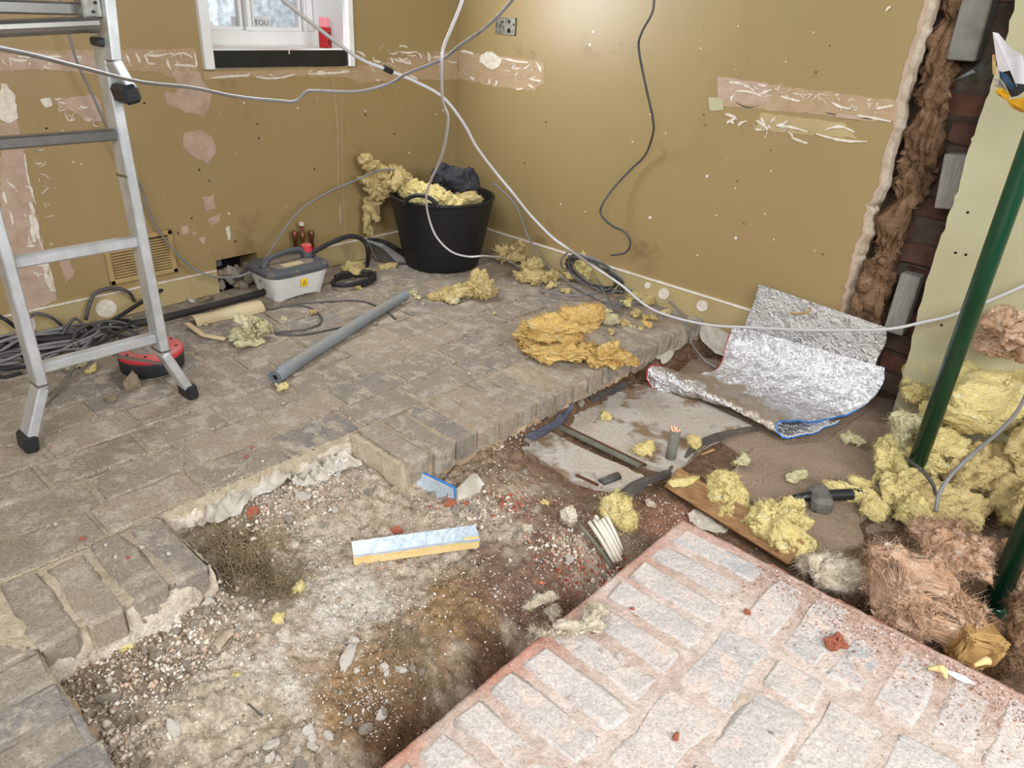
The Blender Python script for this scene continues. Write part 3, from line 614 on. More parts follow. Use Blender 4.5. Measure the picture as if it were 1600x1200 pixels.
# ================================================================== FLOORS
def field(name, x0, x1, y0, y1, st, zf, cf, m, parent=None, skirt=None, mask=None):
    nx, ny = int((x1-x0)/st)+1, int((y1-y0)/st)+1
    X, Y = np.meshgrid(np.linspace(x0, x1, nx), np.linspace(y0, y1, ny), indexing='ij'); x, y = X.ravel(), Y.ravel()
    z = zf(x, y); c = cf(x, y, z); v = np.stack([x, y, z], 1)
    I = np.arange(nx*ny).reshape(nx, ny); f = np.stack([I[:-1, :-1], I[1:, :-1], I[1:, 1:], I[:-1, 1:]], -1).reshape(-1, 4)
    if mask is not None: k = mask(x, y); f = f[k[f].all(1)]
    if skirt is not None:
        ring = np.concatenate([I[:, 0], I[-1, 1:], I[::-1, -1][1:], I[0, ::-1][1:-1]]); b = v[ring].copy(); nb = len(ring)
        b[:, 2] = skirt; j = np.arange(nb); off = len(v)
        v = np.vstack([v, b]); c = np.vstack([c, c[ring]])
        f = np.vstack([f, np.stack([ring, off+j, off+(j+1) % nb, ring[(j+1) % nb]], 1)])
    return mesh(name, v, f, m, parent, True, col=c)
def C(c): return np.array(lin(c))
def mixc(a, b, t): return a*(1-t[:, None])+b*t[:, None]
def bz(x, y): return -.0040+fbm(xy(x*14, y*14), 3)*.0025+fbm(xy(x*70, y*70, 5), 2)*.0016
def bc(x, y, z):
    t = np.clip(fbm(xy(x*5, y*5, 9), 3)*.8+.5, 0, 1); c = mixc(C((168, 154, 136)), C((188, 172, 150)), t)
    near = np.clip((y*-1-1.3)/1., 0, 1); c = mixc(c, C((176, 164, 146)), near*.6)
    e = np.clip((x-1.14)/.03, 0, 1)*(np.clip((y+2.1)/-.2, 0, 1)+((y > -2.02) & (y < -1.5))*.9); return mixc(c, C((214, 198, 172)), np.clip(e, 0, 1)*.7)
fl = field('floor', -.02, 1.178, -2.60, .0, .0075, bz, bc, M['bed'], None, -.16); tag(fl, kind='structure')
field('soldier_bed', 1.176, 1.392, -2.60, -2.032, .0075, bz, bc, M['bed'], fl, -.16)
field('soldier_bed', 1.176, 1.392, -1.512, -.0, .0075, bz, bc, M['bed'], fl, -.16)
def bc2(x, y, z): return mixc(C((156, 150, 144)), C((186, 172, 150)), np.clip(fbm(xy(x*6, y*9, 3), 3)+.5, 0, 1))
field('border_bed', 1.38, 1.95, -2.62, -2.346, .0075, bz, bc2, M['bed'], fl, -.16)
bm_f = [brickmesh('brick', .116, .212, .05, M['brick'], k, .004, .0022) for k in range(8)]
bm_h = [brickmesh('brick', .116, .102, .05, M['brick'], 60+k, .004, .0022) for k in range(3)]
bm_s = [brickmesh('brick', .222, .071, .062, M['brick'], 20+k, .007, .0028) for k in range(7)]
bm_b = [brickmesh('brick', .073, .225, .062, M['brick'], 30+k, .005, .0025) for k in range(5)]
for r_ in range(10):
    xc = 1.1125-.1272*r_; off = [.0, .118, .035, .15, .08, .19][r_ % 6]
    y = -.02-off*.6
    k = 0
    while y > -2.62:
        half = rnd.random() < .1; L_ = .112 if half else .222
        if xc > -.01:
            put('brick', (rnd.choice(bm_h) if half else rnd.choice(bm_f)), (xc, y-L_/2, rnd.gauss(.0, .0013)), fl, rnd.choice([0, math.pi]), .004)
        y -= L_
y = -.045
while y > -2.57:
    if not (-2.03 < y-.036 and y+.036 < -1.517 and False) and not (-2.02 < y < -1.53):
        put('brick', rnd.choice(bm_s), (1.292+rnd.gauss(0, .005), y, rnd.gauss(.0, .0025)), fl, rnd.choice([0, math.pi]), .012)
    y -= .0832
    if -2.02 < y < -1.53: y = -2.062
for k in range(7): put('brick', rnd.choice(bm_b), (1.445+k*.083, -2.462+rnd.gauss(0, .004), rnd.gauss(0, .002)), fl, rnd.choice([0, math.pi]), .01)
# cream lime mortar squeezed out along the broken edges
def lumpstrip(name, a, b, wid, z0, z1, m, par, seed=0, amp=.012, side=1):
    a, b = np.array(a, float), np.array(b, float); d = b-a; L_ = np.linalg.norm(d); d /= L_; nn = np.array([-d[1], d[0]])*side
    n = int(L_/.006); k = 9; v = []
    s = np.linspace(0, L_, n)
    for j in range(k):
        t = j/(k-1); prof = wid*math.sin(t*math.pi*.5)**.7; z = z1+(z0-z1)*t**1.2
        q = np.stack([a[0]+d[0]*s+nn[0]*prof, a[1]+d[1]*s+nn[1]*prof, np.full(n, z)], 1)
        w_ = fbm(q*45+seed, 4, billow=True)*amp*(.2+t)*.9+fbm(q*14+seed, 2)*amp*.9; q[:, 0] += nn[0]*w_; q[:, 1] += nn[1]*w_; q[:, 2] += fbm(q*30+seed+9, 3)*amp*.35; v.append(q)
    v = np.vstack(v); I = np.arange(k*n).reshape(k, n); f = np.stack([I[:-1, :-1], I[1:, :-1], I[1:, 1:], I[:-1, 1:]], -1).reshape(-1, 4)
    return mesh(name, v, f, m, par, True)
MC = M['mortar_cream']
lumpstrip('mortar_edge', (1.392, -2.345), (1.392, -2.02), .022, -.11, -.018, MC, fl, 1, .014, -1)
lumpstrip('mortar_edge', (1.17, -2.04), (1.17, -1.51), .018, -.075, -.016, MC, fl, 2, .012, -1)
lumpstrip('mortar_edge', (1.176, -2.022), (1.40, -2.022), .012, -.08, -.02, MC, fl, 3, .008, 1)
M['edge_tan'] = mat('tan_mortar_edge', (204, 178, 148), (176, 148, 118), 18, .95, bump=1, bscale=50, dist=.01)
lumpstrip('mortar_edge', (1.386, -1.50), (1.380, -.02), .012, -.12, -.022, M['edge_tan'], fl, 4, .012, -1)
lumpstrip('mortar_edge', (1.39, -2.350), (1.95, -2.350), .014, -.12, -.016, M['edge_tan'], fl, 5, .012, 1)
# ---- the island of brick paving, lower right
def bz3(x, y): return -.0042+fbm(xy(x*12, y*12, 2), 3)*.0034+fbm(xy(x*60, y*60, 5), 2)*.0014
def bc3(x, y, z):
    t = np.clip(fbm(xy(x*6, y*6, 1), 3)+.5, 0, 1); c = mixc(C((212, 190, 178)), C((230, 214, 204)), t)
    e = np.clip(1-(x-1.995)/.10, 0, 1)*np.clip(fbm(xy(x*5, y*5, 7), 3)*1.2+.6, 0, 1); e = np.maximum(e, np.clip((y+1.30)/.12, 0, 1)*.6*np.clip(t+.2, 0, 1)); return mixc(c, C((196, 116, 86)), np.clip(e, 0, 1)*.8)
is_ = field('floor', 2.002, 3.0, -2.62, -1.178, .0065, bz3, bc3, M['bed'], None, -.24); tag(is_, kind='structure')
im_s = [brickmesh('brick', .20, .068, .06, M['brick_pink'], 70+k, .008, .003) for k in range(6)]
im_f = [brickmesh('brick', .098, .196, .06, M['brick_pink'], 80+k, .007, .003) for k in range(6)]
im_t = [brickmesh('brick', .072, .196, .06, M['brick_pink'], 90+k, .007, .003) for k in range(5)]
y = -1.235
while y > -2.6:
    put('brick', rnd.choice(im_s), (2.118+rnd.gauss(0, .003), y, rnd.gauss(-.0005, .0012)), is_, rnd.choice([0, math.pi]), .012); y -= .0835
x = 2.285
while x < 2.98:
    put('brick', rnd.choice(im_t), (x, -1.295+rnd.gauss(0, .004), rnd.gauss(-.0015, .0012)), is_, rnd.choice([0, math.pi]), .012); x += .0865
for r_ in range(7):
    xc = 2.286+r_*.1085; y = -1.405-[0, .10, .03, .13, .06, .15, .02][r_]*1.
    if y < -1.46: put('brick', brickmesh('brick', .098, -1.41-y-.012, .06, M['brick_pink'], 99, .007, .002), (xc, (-1.405+y)/2, 0), is_, 0, .01)
    while y > -2.6:
        put('brick', rnd.choice(im_f), (xc, y-.1, rnd.gauss(0, .0014)), is_, rnd.choice([0, math.pi]), .01); y -= .208
M['edge_red'] = mat('red_dust_mortar', (196, 124, 96), (212, 168, 144), 12, .95, bump=1, bscale=50, dist=.008)
lumpstrip('mortar_edge', (2.006, -2.62), (2.006, -1.178), .012, -.2, -.006, M['edge_red'], is_, 7, .012, 1)
lumpstrip('mortar_edge', (2.0, -1.180), (3.0, -1.180), .010, -.13, -.008, M['edge_red'], is_, 8, .014, 1)

# ---- soil of the pit: one height field of loose earth and rubble dust
def sm(x, a, b): t = np.clip((x-a)/(b-a), 0, 1); return t*t*(3-2*t)
def soil_z(x, y):
    z = np.full_like(x, -.082)
    step = (1-sm(x, 1.36, 1.44))*sm(y, -2.04, -2.0)*(1-sm(y, -1.54, -1.50)); z = z+.022*step
    pit = sm(y, -1.32, -1.5)
    z = z-.085*sm(x, 1.80, 1.98)*(1-sm(y, -1.25, -1.12)) - .02*sm(x, 1.5, 1.75)*pit
    z = z-.028*np.exp(-(((x-1.50)/.07)**2+((y+2.2)/.12)**2)) - .02*np.exp(-(((x-1.44)/.06)**2+((y+1.93)/.08)**2)) + .018*np.exp(-(((x-1.58)/.13)**2+((y+1.95)/.2)**2))
    north = sm(y, -1.28, -1.10); z = z*(1-north)+north*(-.112+.035*(1-sm(x, 1.39, 1.47))+.0*x)
    east = sm(x, 2.1, 2.3)*north; z = z+.006*east
    rough = 1-.75*north*sm(x, 1.45, 1.55)
    z = z+rough*(fbm(xy(x*7, y*7, 3), 3)*.014+fbm(xy(x*26, y*26, 8), 4, billow=True)*.011+fbm(xy(x*80, y*80, 4), 2)*.004)
    return z
zones = [((560, 950), .12, (236, 230, 221), 1.), ((450, 1060), .13, (230, 222, 210), .9), ((300, 1130), .12, (222, 210, 192), .9), ((600, 800), .14, (216, 200, 182), .8), ((470, 870), .09, (230, 220, 204), .9),
         ((720, 950), .13, (178, 148, 112), 1.), ((560, 1070), .13, (178, 148, 112), 1.), ((640, 1120), .10, (138, 112, 86), .9), ((830, 900), .14, (142, 114, 98), .9), ((780, 1000), .09, (128, 102, 82), .9), ((880, 800), .12, (148, 116, 98), .8),
         ((380, 880), .085, (98, 82, 58), 1.), ((420, 900), .05, (92, 78, 54), .9), ((170, 1040), .1, (148, 130, 108), .8), ((250, 1000), .1, (160, 144, 122), .7), ((330, 790), .05, (150, 134, 112), .5), ((1050, 800), .10, (168, 124, 104), .8), ((780, 740), .14, (168, 142, 120), .8), ((950, 590), .13, (112, 84, 62), .9), ((700, 1150), .1, (92, 62, 42), .6)]
def soil_c(x, y, z):
    c = np.tile(C((212, 199, 183)), (len(x), 1)); east = sm(y, -1.3, -1.12); c = mixc(c, C((134, 108, 88)), east)
    c = mixc(c, C((124, 98, 80)), sm(x, 1.88, 2.0)*(1-east)*.8)
    nz = fbm(xy(x*9, y*9, 6), 4)
    for (p, r_, col, s_) in zones:
        q = F(*p, -.09); d = np.sqrt((x-q[0])**2+(y-q[1])**2)/r_+nz*.7; c = mixc(c, C(col), s_*(1-sm(d, .55, 1.25)))
    g = np.clip(1+fbm(xy(x*40, y*40, 2), 3)*.28, .6, 1.5); return c*g[:, None]
so = field('loose_soil', 1.12, 3.0, -2.62, .27, .0062, soil_z, soil_c, M['soil'], mask=lambda x, y: ~((y > -.003) & ((x < 1.9) | (x > 2.13))) & ~((x > 2.04) & (y < -1.24)) & ~((x < 1.37) & ((y > -1.5) | (y < -2.06))))
tag(so, 'loose grey and brown soil filling the dug-out pit between the brick floors', 'soil', kind='stuff')
def zs(x, y): return float(soil_z(np.array([x]), np.array([y]))[0])
def FS(px, py, dz=0.):
    z = -.09
    for _ in range(4): p = F(px, py, z); z = zs(p[0], p[1])
    p = F(px, py, z); p[2] += dz; return p
# grit: tens of thousands of loose grains in one object
def grit(name, label, n, pick, size, cols, seed, mtl=M['grain']):
    r = np.random.RandomState(seed); P = pick(r, n); n = len(P); O = np.array([(1, 0, 0), (-1, 0, 0), (0, 1, 0), (0, -1, 0), (0, 0, 1), (0, 0, -1)], float)
    fo = np.array([(0, 2, 4), (2, 1, 4), (1, 3, 4), (3, 0, 4), (2, 0, 5), (1, 2, 5), (3, 1, 5), (0, 3, 5)])
    s = size[0]+(size[1]-size[0])*r.rand(n)**3; sc = s[:, None]*r.uniform(.5, 1.1, (n, 3)); a = r.rand(n)*6.28
    V = O[None]*r.uniform(.65, 1.25, (n, 6, 1)); x = V[..., 0]+r.normal(size=(n, 6))*.2; yy = V[..., 1]+r.normal(size=(n, 6))*.2
    V = np.stack([(x*np.cos(a)[:, None]-yy*np.sin(a)[:, None])*sc[:, :1], (x*np.sin(a)[:, None]+yy*np.cos(a)[:, None])*sc[:, 1:2], V[..., 2]*sc[:, 2:]*.8], -1)+P[:, None]
    V[..., 2] += s[:, None]*.25
    cc = np.array([C(c) for c in cols])[r.randint(0, len(cols), n)]*r.uniform(.75, 1.1, (n, 1)); cc = np.repeat(cc, 6, 0)
    Fc = (fo[None]+(np.arange(n)*6)[:, None, None]).reshape(-1, 3)
    o = mesh(name, V.reshape(-1, 3), Fc, mtl, None, False, col=cc); return tag(o, label, 'rubble', kind='stuff')
def pick_pit(r, n):
    x = r.uniform(1.18, 2.04, n); y = r.uniform(-2.34, -1.0, n); d = fbm(xy(x*5, y*5, 12), 3)
    k = (d > r.uniform(-.7, .5, n)) & ~((x < 1.40) & ((y > -1.52) | (y < -2.02))); x, y = x[k], y[k]; return np.stack([x, y, soil_z(x, y)], 1)
grit('fine_rubble', 'fine pale and grey grit scattered over the pit soil', 34000, pick_pit, (.0009, .0045), [(226, 216, 202), (200, 184, 166), (168, 150, 132), (238, 232, 224), (132, 112, 96), (192, 168, 146)], 1)
def pick_spots(spots, zf):
    def pk(r, n):
        w_ = np.array([s[3] for s in spots], float); w_ /= w_.sum(); i = r.choice(len(spots), n, p=w_); q = np.array([F(s[0], s[1], s[4] if len(s) > 4 else 0)[:2] for s in spots])[i]; rad = np.array([s[2] for s in spots])[i]
        p = q+r.normal(size=(n, 2))*rad[:, None]*.6; return zf(p)
    return pk
def on_soil(p):
    k = ~((p[:, 0] < 1.39) & ((p[:, 1] > -1.5) | (p[:, 1] < -2.03))) & ~((p[:, 0] > 2.0) & (p[:, 1] < -1.18)) & (p[:, 0] > 1.18) & (p[:, 1] > -2.33) & (p[:, 1] < -.02); p = p[k]; return np.stack([p[:, 0], p[:, 1], soil_z(p[:, 0], p[:, 1])], 1)
grit('coarse_rubble', 'coarse broken mortar and stone bits banked along the pit edges', 6500, pick_spots([(180, 1050, .10, 3, -.09), (260, 1010, .09, 3, -.09), (330, 970, .08, 2, -.09), (420, 820, .08, 3, -.09), (480, 780, .07, 3, -.09), (560, 690, .06, 2, -.06), (860, 620, .05, 3, -.09), (800, 660, .05, 3, -.09), (760, 690, .04, 2, -.09), (920, 590, .04, 2, -.09), (760, 800, .06, 2, -.09), (880, 860, .06, 2, -.1), (960, 900, .06, 2, -.12), (200, 1150, .06, 2, -.09), (700, 700, .04, 1, -.09)], on_soil), (.0025, .010), [(214, 202, 184), (188, 172, 152), (158, 142, 124), (226, 216, 200), (190, 164, 142)], 2)
grit('red_crumbs', 'orange red brick crumbs scattered in the pit', 1500, pick_spots([(890, 880, .07, 3, -.1), (800, 790, .06, 2, -.09), (960, 870, .05, 2, -.1), (700, 790, .03, 1, -.09), (880, 700, .05, 1, -.1), (620, 860, .05, .6, -.09)], on_soil), (.0015, .006), [(190, 92, 66), (160, 70, 52), (206, 120, 92)], 3)
grit('white_chips', 'tiny white plaster chips sprinkled over the pit soil', 2600, pick_spots([(570, 1090, .05, 3, -.09), (620, 1060, .06, 2, -.09), (380, 960, .12, 3, -.09), (300, 1050, .1, 2, -.09), (700, 950, .15, 2, -.1), (480, 900, .1, 2, -.09), (850, 950, .08, 1.5, -.13), (580, 980, .1, 2, -.09)], on_soil), (.0009, .0035), [(238, 234, 228), (222, 214, 206)], 4)
def on_main(p):
    k = (p[:, 0] < 1.39) & (p[:, 0] > .03) & (p[:, 1] < -.02) & (p[:, 1] > -2.55) & ~((p[:, 0] > 1.18) & (p[:, 1] > -2.02) & (p[:, 1] < -1.52)); p = p[k]; return np.stack([p[:, 0], p[:, 1], np.zeros(len(p))-.001], 1)
def pk_main(r, n): return on_main(np.stack([r.uniform(0, 1.4, n), r.uniform(-2.5, 0, n)], 1))
grit('floor_grit', 'fine dust and grit strewn over the main brick floor', 22000, pk_main, (.0006, .0024), [(190, 174, 152), (160, 142, 122), (222, 212, 198), (120, 104, 90)], 5)
def pk_joint(r, n):
    k = r.randint(0, 8, n); return on_main(np.stack([1.176-.1272*k+r.normal(size=n)*.004, r.uniform(-2.5, -.3, n)], 1))
grit('joint_grit', 'crumbs lying in the joints of the main brick floor', 4500, pk_joint, (.001, .0036), [(196, 180, 156), (160, 142, 122), (226, 214, 196), (110, 96, 84)], 6)
def pk_isl(r, n):
    x, y = r.uniform(2.01, 2.95, n), r.uniform(-2.3, -1.18, n); return np.stack([x, y, np.zeros(n)-.001], 1)
grit('island_grit', 'fine pink dust grains over the lower right brick paving', 16000, pk_isl, (.0004, .0016), [(214, 180, 162), (190, 150, 130), (236, 224, 212), (150, 110, 92)], 7)
def pk_band(r, n):
    x = r.uniform(2.2, 2.95, n); y = -1.19-np.abs(r.normal(size=n))*.07; return np.stack([x, y, np.zeros(n)-.001], 1)
grit('banked_grit', 'red and white grit banked along the far edge of the lower right paving', 5000, pk_band, (.0008, .0034), [(196, 156, 136), (176, 128, 106), (236, 228, 218), (206, 176, 158), (150, 116, 98)], 8)
def pk_north(r, n):
    x, y = r.uniform(1.42, 2.6, n), r.uniform(-1.17, -.05, n); return np.stack([x, y, np.maximum(soil_z(x, y), -.1)], 1)
grit('slab_grit', 'brown grit over the lower slabs', 6000, pk_north, (.0008, .0030), [(150, 124, 100), (176, 150, 124), (110, 88, 72), (200, 184, 164)], 9)
# ---- lower slabs
def slab(pts, m, top, th=.03, name='slab', par=None, z=-.1, amp=.004):
    P = jag([F(a, b, z)[:2] for a, b in pts], amp*.5, .03); n = len(P); v = [(p[0], p[1], top) for p in P]+[(p[0], p[1], top-th) for p in P]
    return mesh(name, v, [tuple(range(n))]+[(i, (i+1) % n, n+(i+1) % n, n+i) for i in range(n)], m, par)
sub = slab([(930, 560), (1030, 540), (1480, 640), (1600, 760), (1560, 900), (1480, 940), (1260, 800), (1180, 720)], M['dust_slab'], -.108, .03, 'trim_1'); tag(sub, kind='structure')
slab([(866, 655), (925, 618), (975, 596), (1075, 618), (1180, 668), (1110, 690), (1052, 738), (1000, 722), (930, 690)], M['slab'], -.098, .03, 'slab', sub)
slab([(816, 700), (850, 672), (920, 706), (992, 738), (1020, 752), (975, 765), (930, 760), (880, 745)], M['slab'], -.097, .03, 'slab', sub)
slab([(1128, 752), (1180, 700), (1290, 690), (1360, 640), (1430, 660), (1420, 760), (1290, 860), (1250, 830)], M['dust_slab'], -.1005, .03, 'slab', sub)
slab([(1230, 780), (1330, 770), (1350, 850), (1270, 870)], M['dust_slab'], -.096, .02, 'slab', sub)
slab([(1080, 560), (1050, 590), (930, 600), (960, 575), (1020, 545)], M['timber_edge'], -.104, .02, 'slab', sub)
# ================================================================== THINGS
# ---- ladder
AL = M['alu']
lad = thing('ladder', 'aluminium folding ladder standing on the brick floor before the left wall', 'ladder', (.70, -1.93, 0))
XL = lambda z: .70-.05*min(z, .75)/.75 if z < .8 else .65
for sgn, yb, yt, ft in ((-1, -2.075, -2.075, -2.13), (1, -1.775, -1.775, -1.725)):
    kn = (.705, yb, .155); mb = MB()
    top = (.655, yt, 1.5); foot = (.708, ft, .028)
    # C-shaped stile: web and two flanges
    mb.bar(kn, top, .024, .058, (1, 0, 0), .003); mb.bar(foot, kn, .024, .056, (1, 0, 0), .003)
    mb.build('stile', AL, lad)
    fb = MB(); fb.bar((.709, ft-.004*sgn*-1, .0), (.7075, ft, .045), .032, .066, (1, 0, 0), .006); fb.build('foot', M['black_plastic'], lad)
    for z in (.16, .62):
        c = MB(); c.bar((.7045-.0 if z < .2 else .685, yb, z), (.704 if z < .2 else .6845, yb, z+.006), .026, .061, (1, 0, 0)); c.build('joint_collar', M['alu_dark'], lad)
for z in (.20, .462, .72, .985):
    x = .705-.05*(z-.15)/1.35; mb = MB(); mb.box((x, -1.925, z), (.030, .28, .026), [(1, 0, 0), (0, 1, 0), (0, 0, 1)], .004); mb.build('rung', M['alu_dark'] if z > .6 else AL, lad)
for sgn, y0, y1 in ((-1, -1.945, -2.065), (1, -1.9, -1.785)):
    mb = MB(); mb.bar((.715, y0, .186), (.712, y1, .125), .006, .010, (1, 0, 0)); mb.build('brace', M['alu_dark'], lad)
# outer section with its flared end
k1 = WX(176, 95, .735); k0 = WX(205, 145, .745); kt = WX(160, -40, .725)
mb = MB(); mb.bar(k1, kt, .022, .055, (1, 0, 0), .003); mb.bar(k0, k1, .022, .052, (1, 0, 0), .003); mb.build('outer_stile', AL, lad)
f0 = WX(193, 138, .742); f1 = WX(207, 160, .745)
mb = MB(); mb.bar(WX(191, 131, .745), WX(202, 160, .745), .040, .072, (1, 0, 0), .008); mb.build('foot', M['black_plastic'], lad)
a = WX(-120, 50, .74); b = WX(152, 38, .74); mb = MB(); mb.tube([a, b], .0165, 12); mb.build('rung', M['alu_dark'], lad)
mb = MB(); c = WX(137, 8, .71); mb.box(c, (.05, .04, .05), None, .004); mb.build('hinge_plate', M['galv'], lad)
for p in ((149, 4), (146, 18)): mb = MB(); c = WX(*p, .738); mb.box(c, (.008, .006, .006), None, .002); mb.build('rivet', M['black_plastic'], lad)
mb = MB(); mb.box(WX(153, 65, .705), (.05, .018, .018), None, .004); mb.build('locking_latch', M['black_plastic'], lad)

# ---- black rubber tub with wool and debris
tc_ = np.array([.262, -.332]); tub = thing('rubber_tub', 'black ribbed rubber tub in the room corner, heaped with yellow wool', 'tub', (tc_[0], tc_[1], 0))
h = .295; prof = []
n = 46
for i in range(n+1):
    t = i/n; r = .160+(.220-.160)*t**.9+(.0016*math.sin(i*2.6) if .12 < t < .93 else 0); prof.append((r, .003+h*t))
prof = [(0, 0), (.152, 0)]+prof+[(.225, .003+h), (.225, h+.010), (.215, h+.010)]+[(.152+(.214-.152)*t, .012+h*t) for t in (1, .6, .3, 0)]+[(0, .012)]
mb = MB(); mb.lathe(prof, (*tc_, 0), None, 64); mb.build('bucket', M['tub'], tub, True)
for (ang) in (math.atan2(-1, 1)-.35, math.atan2(-1, 1)-.35+math.pi):
    u = np.array([math.cos(ang), math.sin(ang), 0]); s_ = np.array([-u[1], u[0], 0]); c = np.array([*tc_, h])+u*.216
    pts = [c+s_*(.072*math.cos(t))+np.array([0, 0, 1])*(.048*math.sin(t))+u*.008 for t in np.linspace(0, math.pi, 9)]
    mb = MB(); mb.tube(pts, .0085, 10, smooth_n=3); mb.build('handle', M['tub'], tub, True)
T3 = np.array([*tc_, .015])
wool('wool_clump', 'long yellow wool roll heaped over the front rim of the black tub', M['wool_yellow'], [(T3+(-.02, -.10, .30), (.085, .06, .045), .6), (T3+(.06, -.05, .295), (.06, .05, .04), .6), (T3+(-.09, -.11, .31), (.05, .05, .045), .2), (T3+(.10, -.02, .28), (.06, .05, .03), .6)], 21, fib=1500)
wool('wool_clump', 'small ragged wool lump at the right inside the black tub', M['wool_dull'], [(T3+(.06, .10, .31), (.05, .04, .05), 0), (T3+(.11, .05, .29), (.06, .05, .03), 0)], 22, fib=800, det=4)
wool('wool_clump', 'yellow wool strip standing up on the left rim of the black tub', M['wool_dull'], [(WX(622, 278, .12), (.075, .055, .045), -.6, .3), (WX(598, 268, .07), (.045, .05, .028), 0, .5), (WX(582, 258, .06), (.03, .045, .024), 0, .6), (WX(570, 249, .06), (.018, .03, .024), 0, .8)], 23, fib=800, det=4, amp=.4, freq=34)
wool('wool_clump', 'ragged wool strip hanging down beside the black tub on the wall side', M['wool_dull'], [(WX(594, 300, .08), (.035, .05, .06), 0), (WX(586, 325, .06), (.028, .035, .055), 0), (WX(578, 350, .045), (.022, .026, .055), 0), (WX(584, 283, .07), (.035, .06, .045), 0), (WX(608, 285, .10), (.035, .05, .045), 0)], 24, fib=900, det=4, amp=.45, freq=36, warp=1.3)
wool('crumpled_cloth', 'crumpled dark grey cloth on top of the wool in the black tub', M['grey_rubber'], [(T3+(-.03, .02, .36), (.06, .05, .045), .9), (T3+(.03, .05, .35), (.085, .05, .06), .7, .35), (T3+(.0, .07, .32), (.08, .07, .06), .4)], 25, fib=0, amp=.32, freq=14, cat='cloth')

# ---- grey shovel leaning by the tub
sv = thing('shovel', 'worn grey shovel blade lying between the left wall and the black tub', 'shovel', tuple(F(610, 405, 0)))
A_, B_, C_, D_ = WX(583, 375, .05), WX(617, 392, .09), F(643, 412, .008), F(590, 408, .008)
pts = [WX(572, 374, .035), WX(600, 381, .07), WX(630, 398, .12), F(645, 412, .004), F(620, 414, .003), WX(588, 405, .08)]
P = [np.array(p) for p in pts]; up = np.array([.004, 0, .004]); n = 6
mesh('blade', P+[p-up for p in P], [tuple(range(n)), tuple(range(2*n-1, n-1, -1))]+[(i, n+i, n+(i+1) % n, (i+1) % n) for i in range(n)], M['shovel'], sv)
mb = MB(); mb.tube([WX(575, 373, .04), WX(600, 378, .06), WX(634, 396, .11)], [.005, .009, .006], 8, smooth_n=5); mb.build('socket_rim', M['bag_black'], sv, True)

# ---- wallpaper steamer
ps = thing('steam_generator', 'white wallpaper steamer tank with a grey lid on the brick floor', 'steamer', (.16, -1.035, 0))
cx, cy = .165, -1.04; hx, hy = .098, .128
def ringsup(hx, hy, z, k=7, ex=4.5, n=48):
    t = np.linspace(0, 2*math.pi, n, endpoint=False); c, s = np.cos(t), np.sin(t)
    return np.stack([cx+hx*np.sign(c)*np.abs(c)**(2/ex), cy+hy*np.sign(s)*np.abs(s)**(2/ex), np.full(n, z)], 1)
def loft(rings, name, m, par, cap=True):
    n = len(rings[0]); v = np.vstack(rings); f = [(i*n+j, i*n+(j+1) % n, (i+1)*n+(j+1) % n, (i+1)*n+j) for i in range(len(rings)-1) for j in range(n)]
    if cap: f += [tuple(range(n))[::-1], tuple((len(rings)-1)*n+j for j in range(n))]
    return mesh(name, v, f, m, par, False)
zb = [0, .012, .03, .05, .068, .085, .10]
rings = [ringsup(hx-.022+.026*z/.1, hy-.022+.026*z/.1, z) for z in zb]
# arch cut-outs: raise the lower rings under the middle of each side
for r_ in rings[:5]:
    for i in range(len(r_)):
        dx, dy = (r_[i, 0]-cx)/hx, (r_[i, 1]-cy)/hy
        if abs(dy) > .75: a_ = max(0, 1-(dx/.46)**2)**.5*.080
        else: a_ = max(0, 1-((dy+.0)/.62)**2)**.5*.012
        r_[i, 2] = max(r_[i, 2], a_+.0005*r_[i, 2])
loft(rings, 'tank', M['steam_white'], ps)
loft([ringsup(hx+.006, hy+.006, .098), ringsup(hx+.009, hy+.009, .102), ringsup(hx+.009, hy+.009, .114), ringsup(hx+.002, hy+.002, .121), ringsup(hx-.02, hy-.03, .124)], 'lid', M['steam_grey'], ps)
loft([ringsup(hx-.03, hy-.04, .1235), ringsup(hx-.034, hy-.044, .1262)], 'dusty_top_panel', M['lid_dust'], ps)
mb = MB(); mb.box((cx+.045, cy-.01, .1270), (.035, .085, .001)); mb.build('faded_label', M['cream_trunk'], ps)
mb = MB(); mb.tube([(cx, cy-.11, .118), (cx, cy-.075, .150), (cx, cy, .163), (cx, cy+.06, .158), (cx, cy+.09, .122)], [.014, .009, .008, .010, .018], 10, smooth_n=5); mb.build('carry_handle', M['steam_grey'], ps, True)
mb = MB(); mb.lathe([(0, .12), (.026, .12), (.020, .150), (0, .150)], (cx, cy+.085, 0), None, 16); mb.build('filler_neck', M['steam_grey'], ps, True)
mb = MB(); mb.lathe([(0, .148), (.021, .148), (.021, .172), (.018, .175), (0, .175)], (cx, cy+.085, 0), None, 10); mb.build('filler_cap', M['reel_red'], ps)
sx = cx+hx+.0035
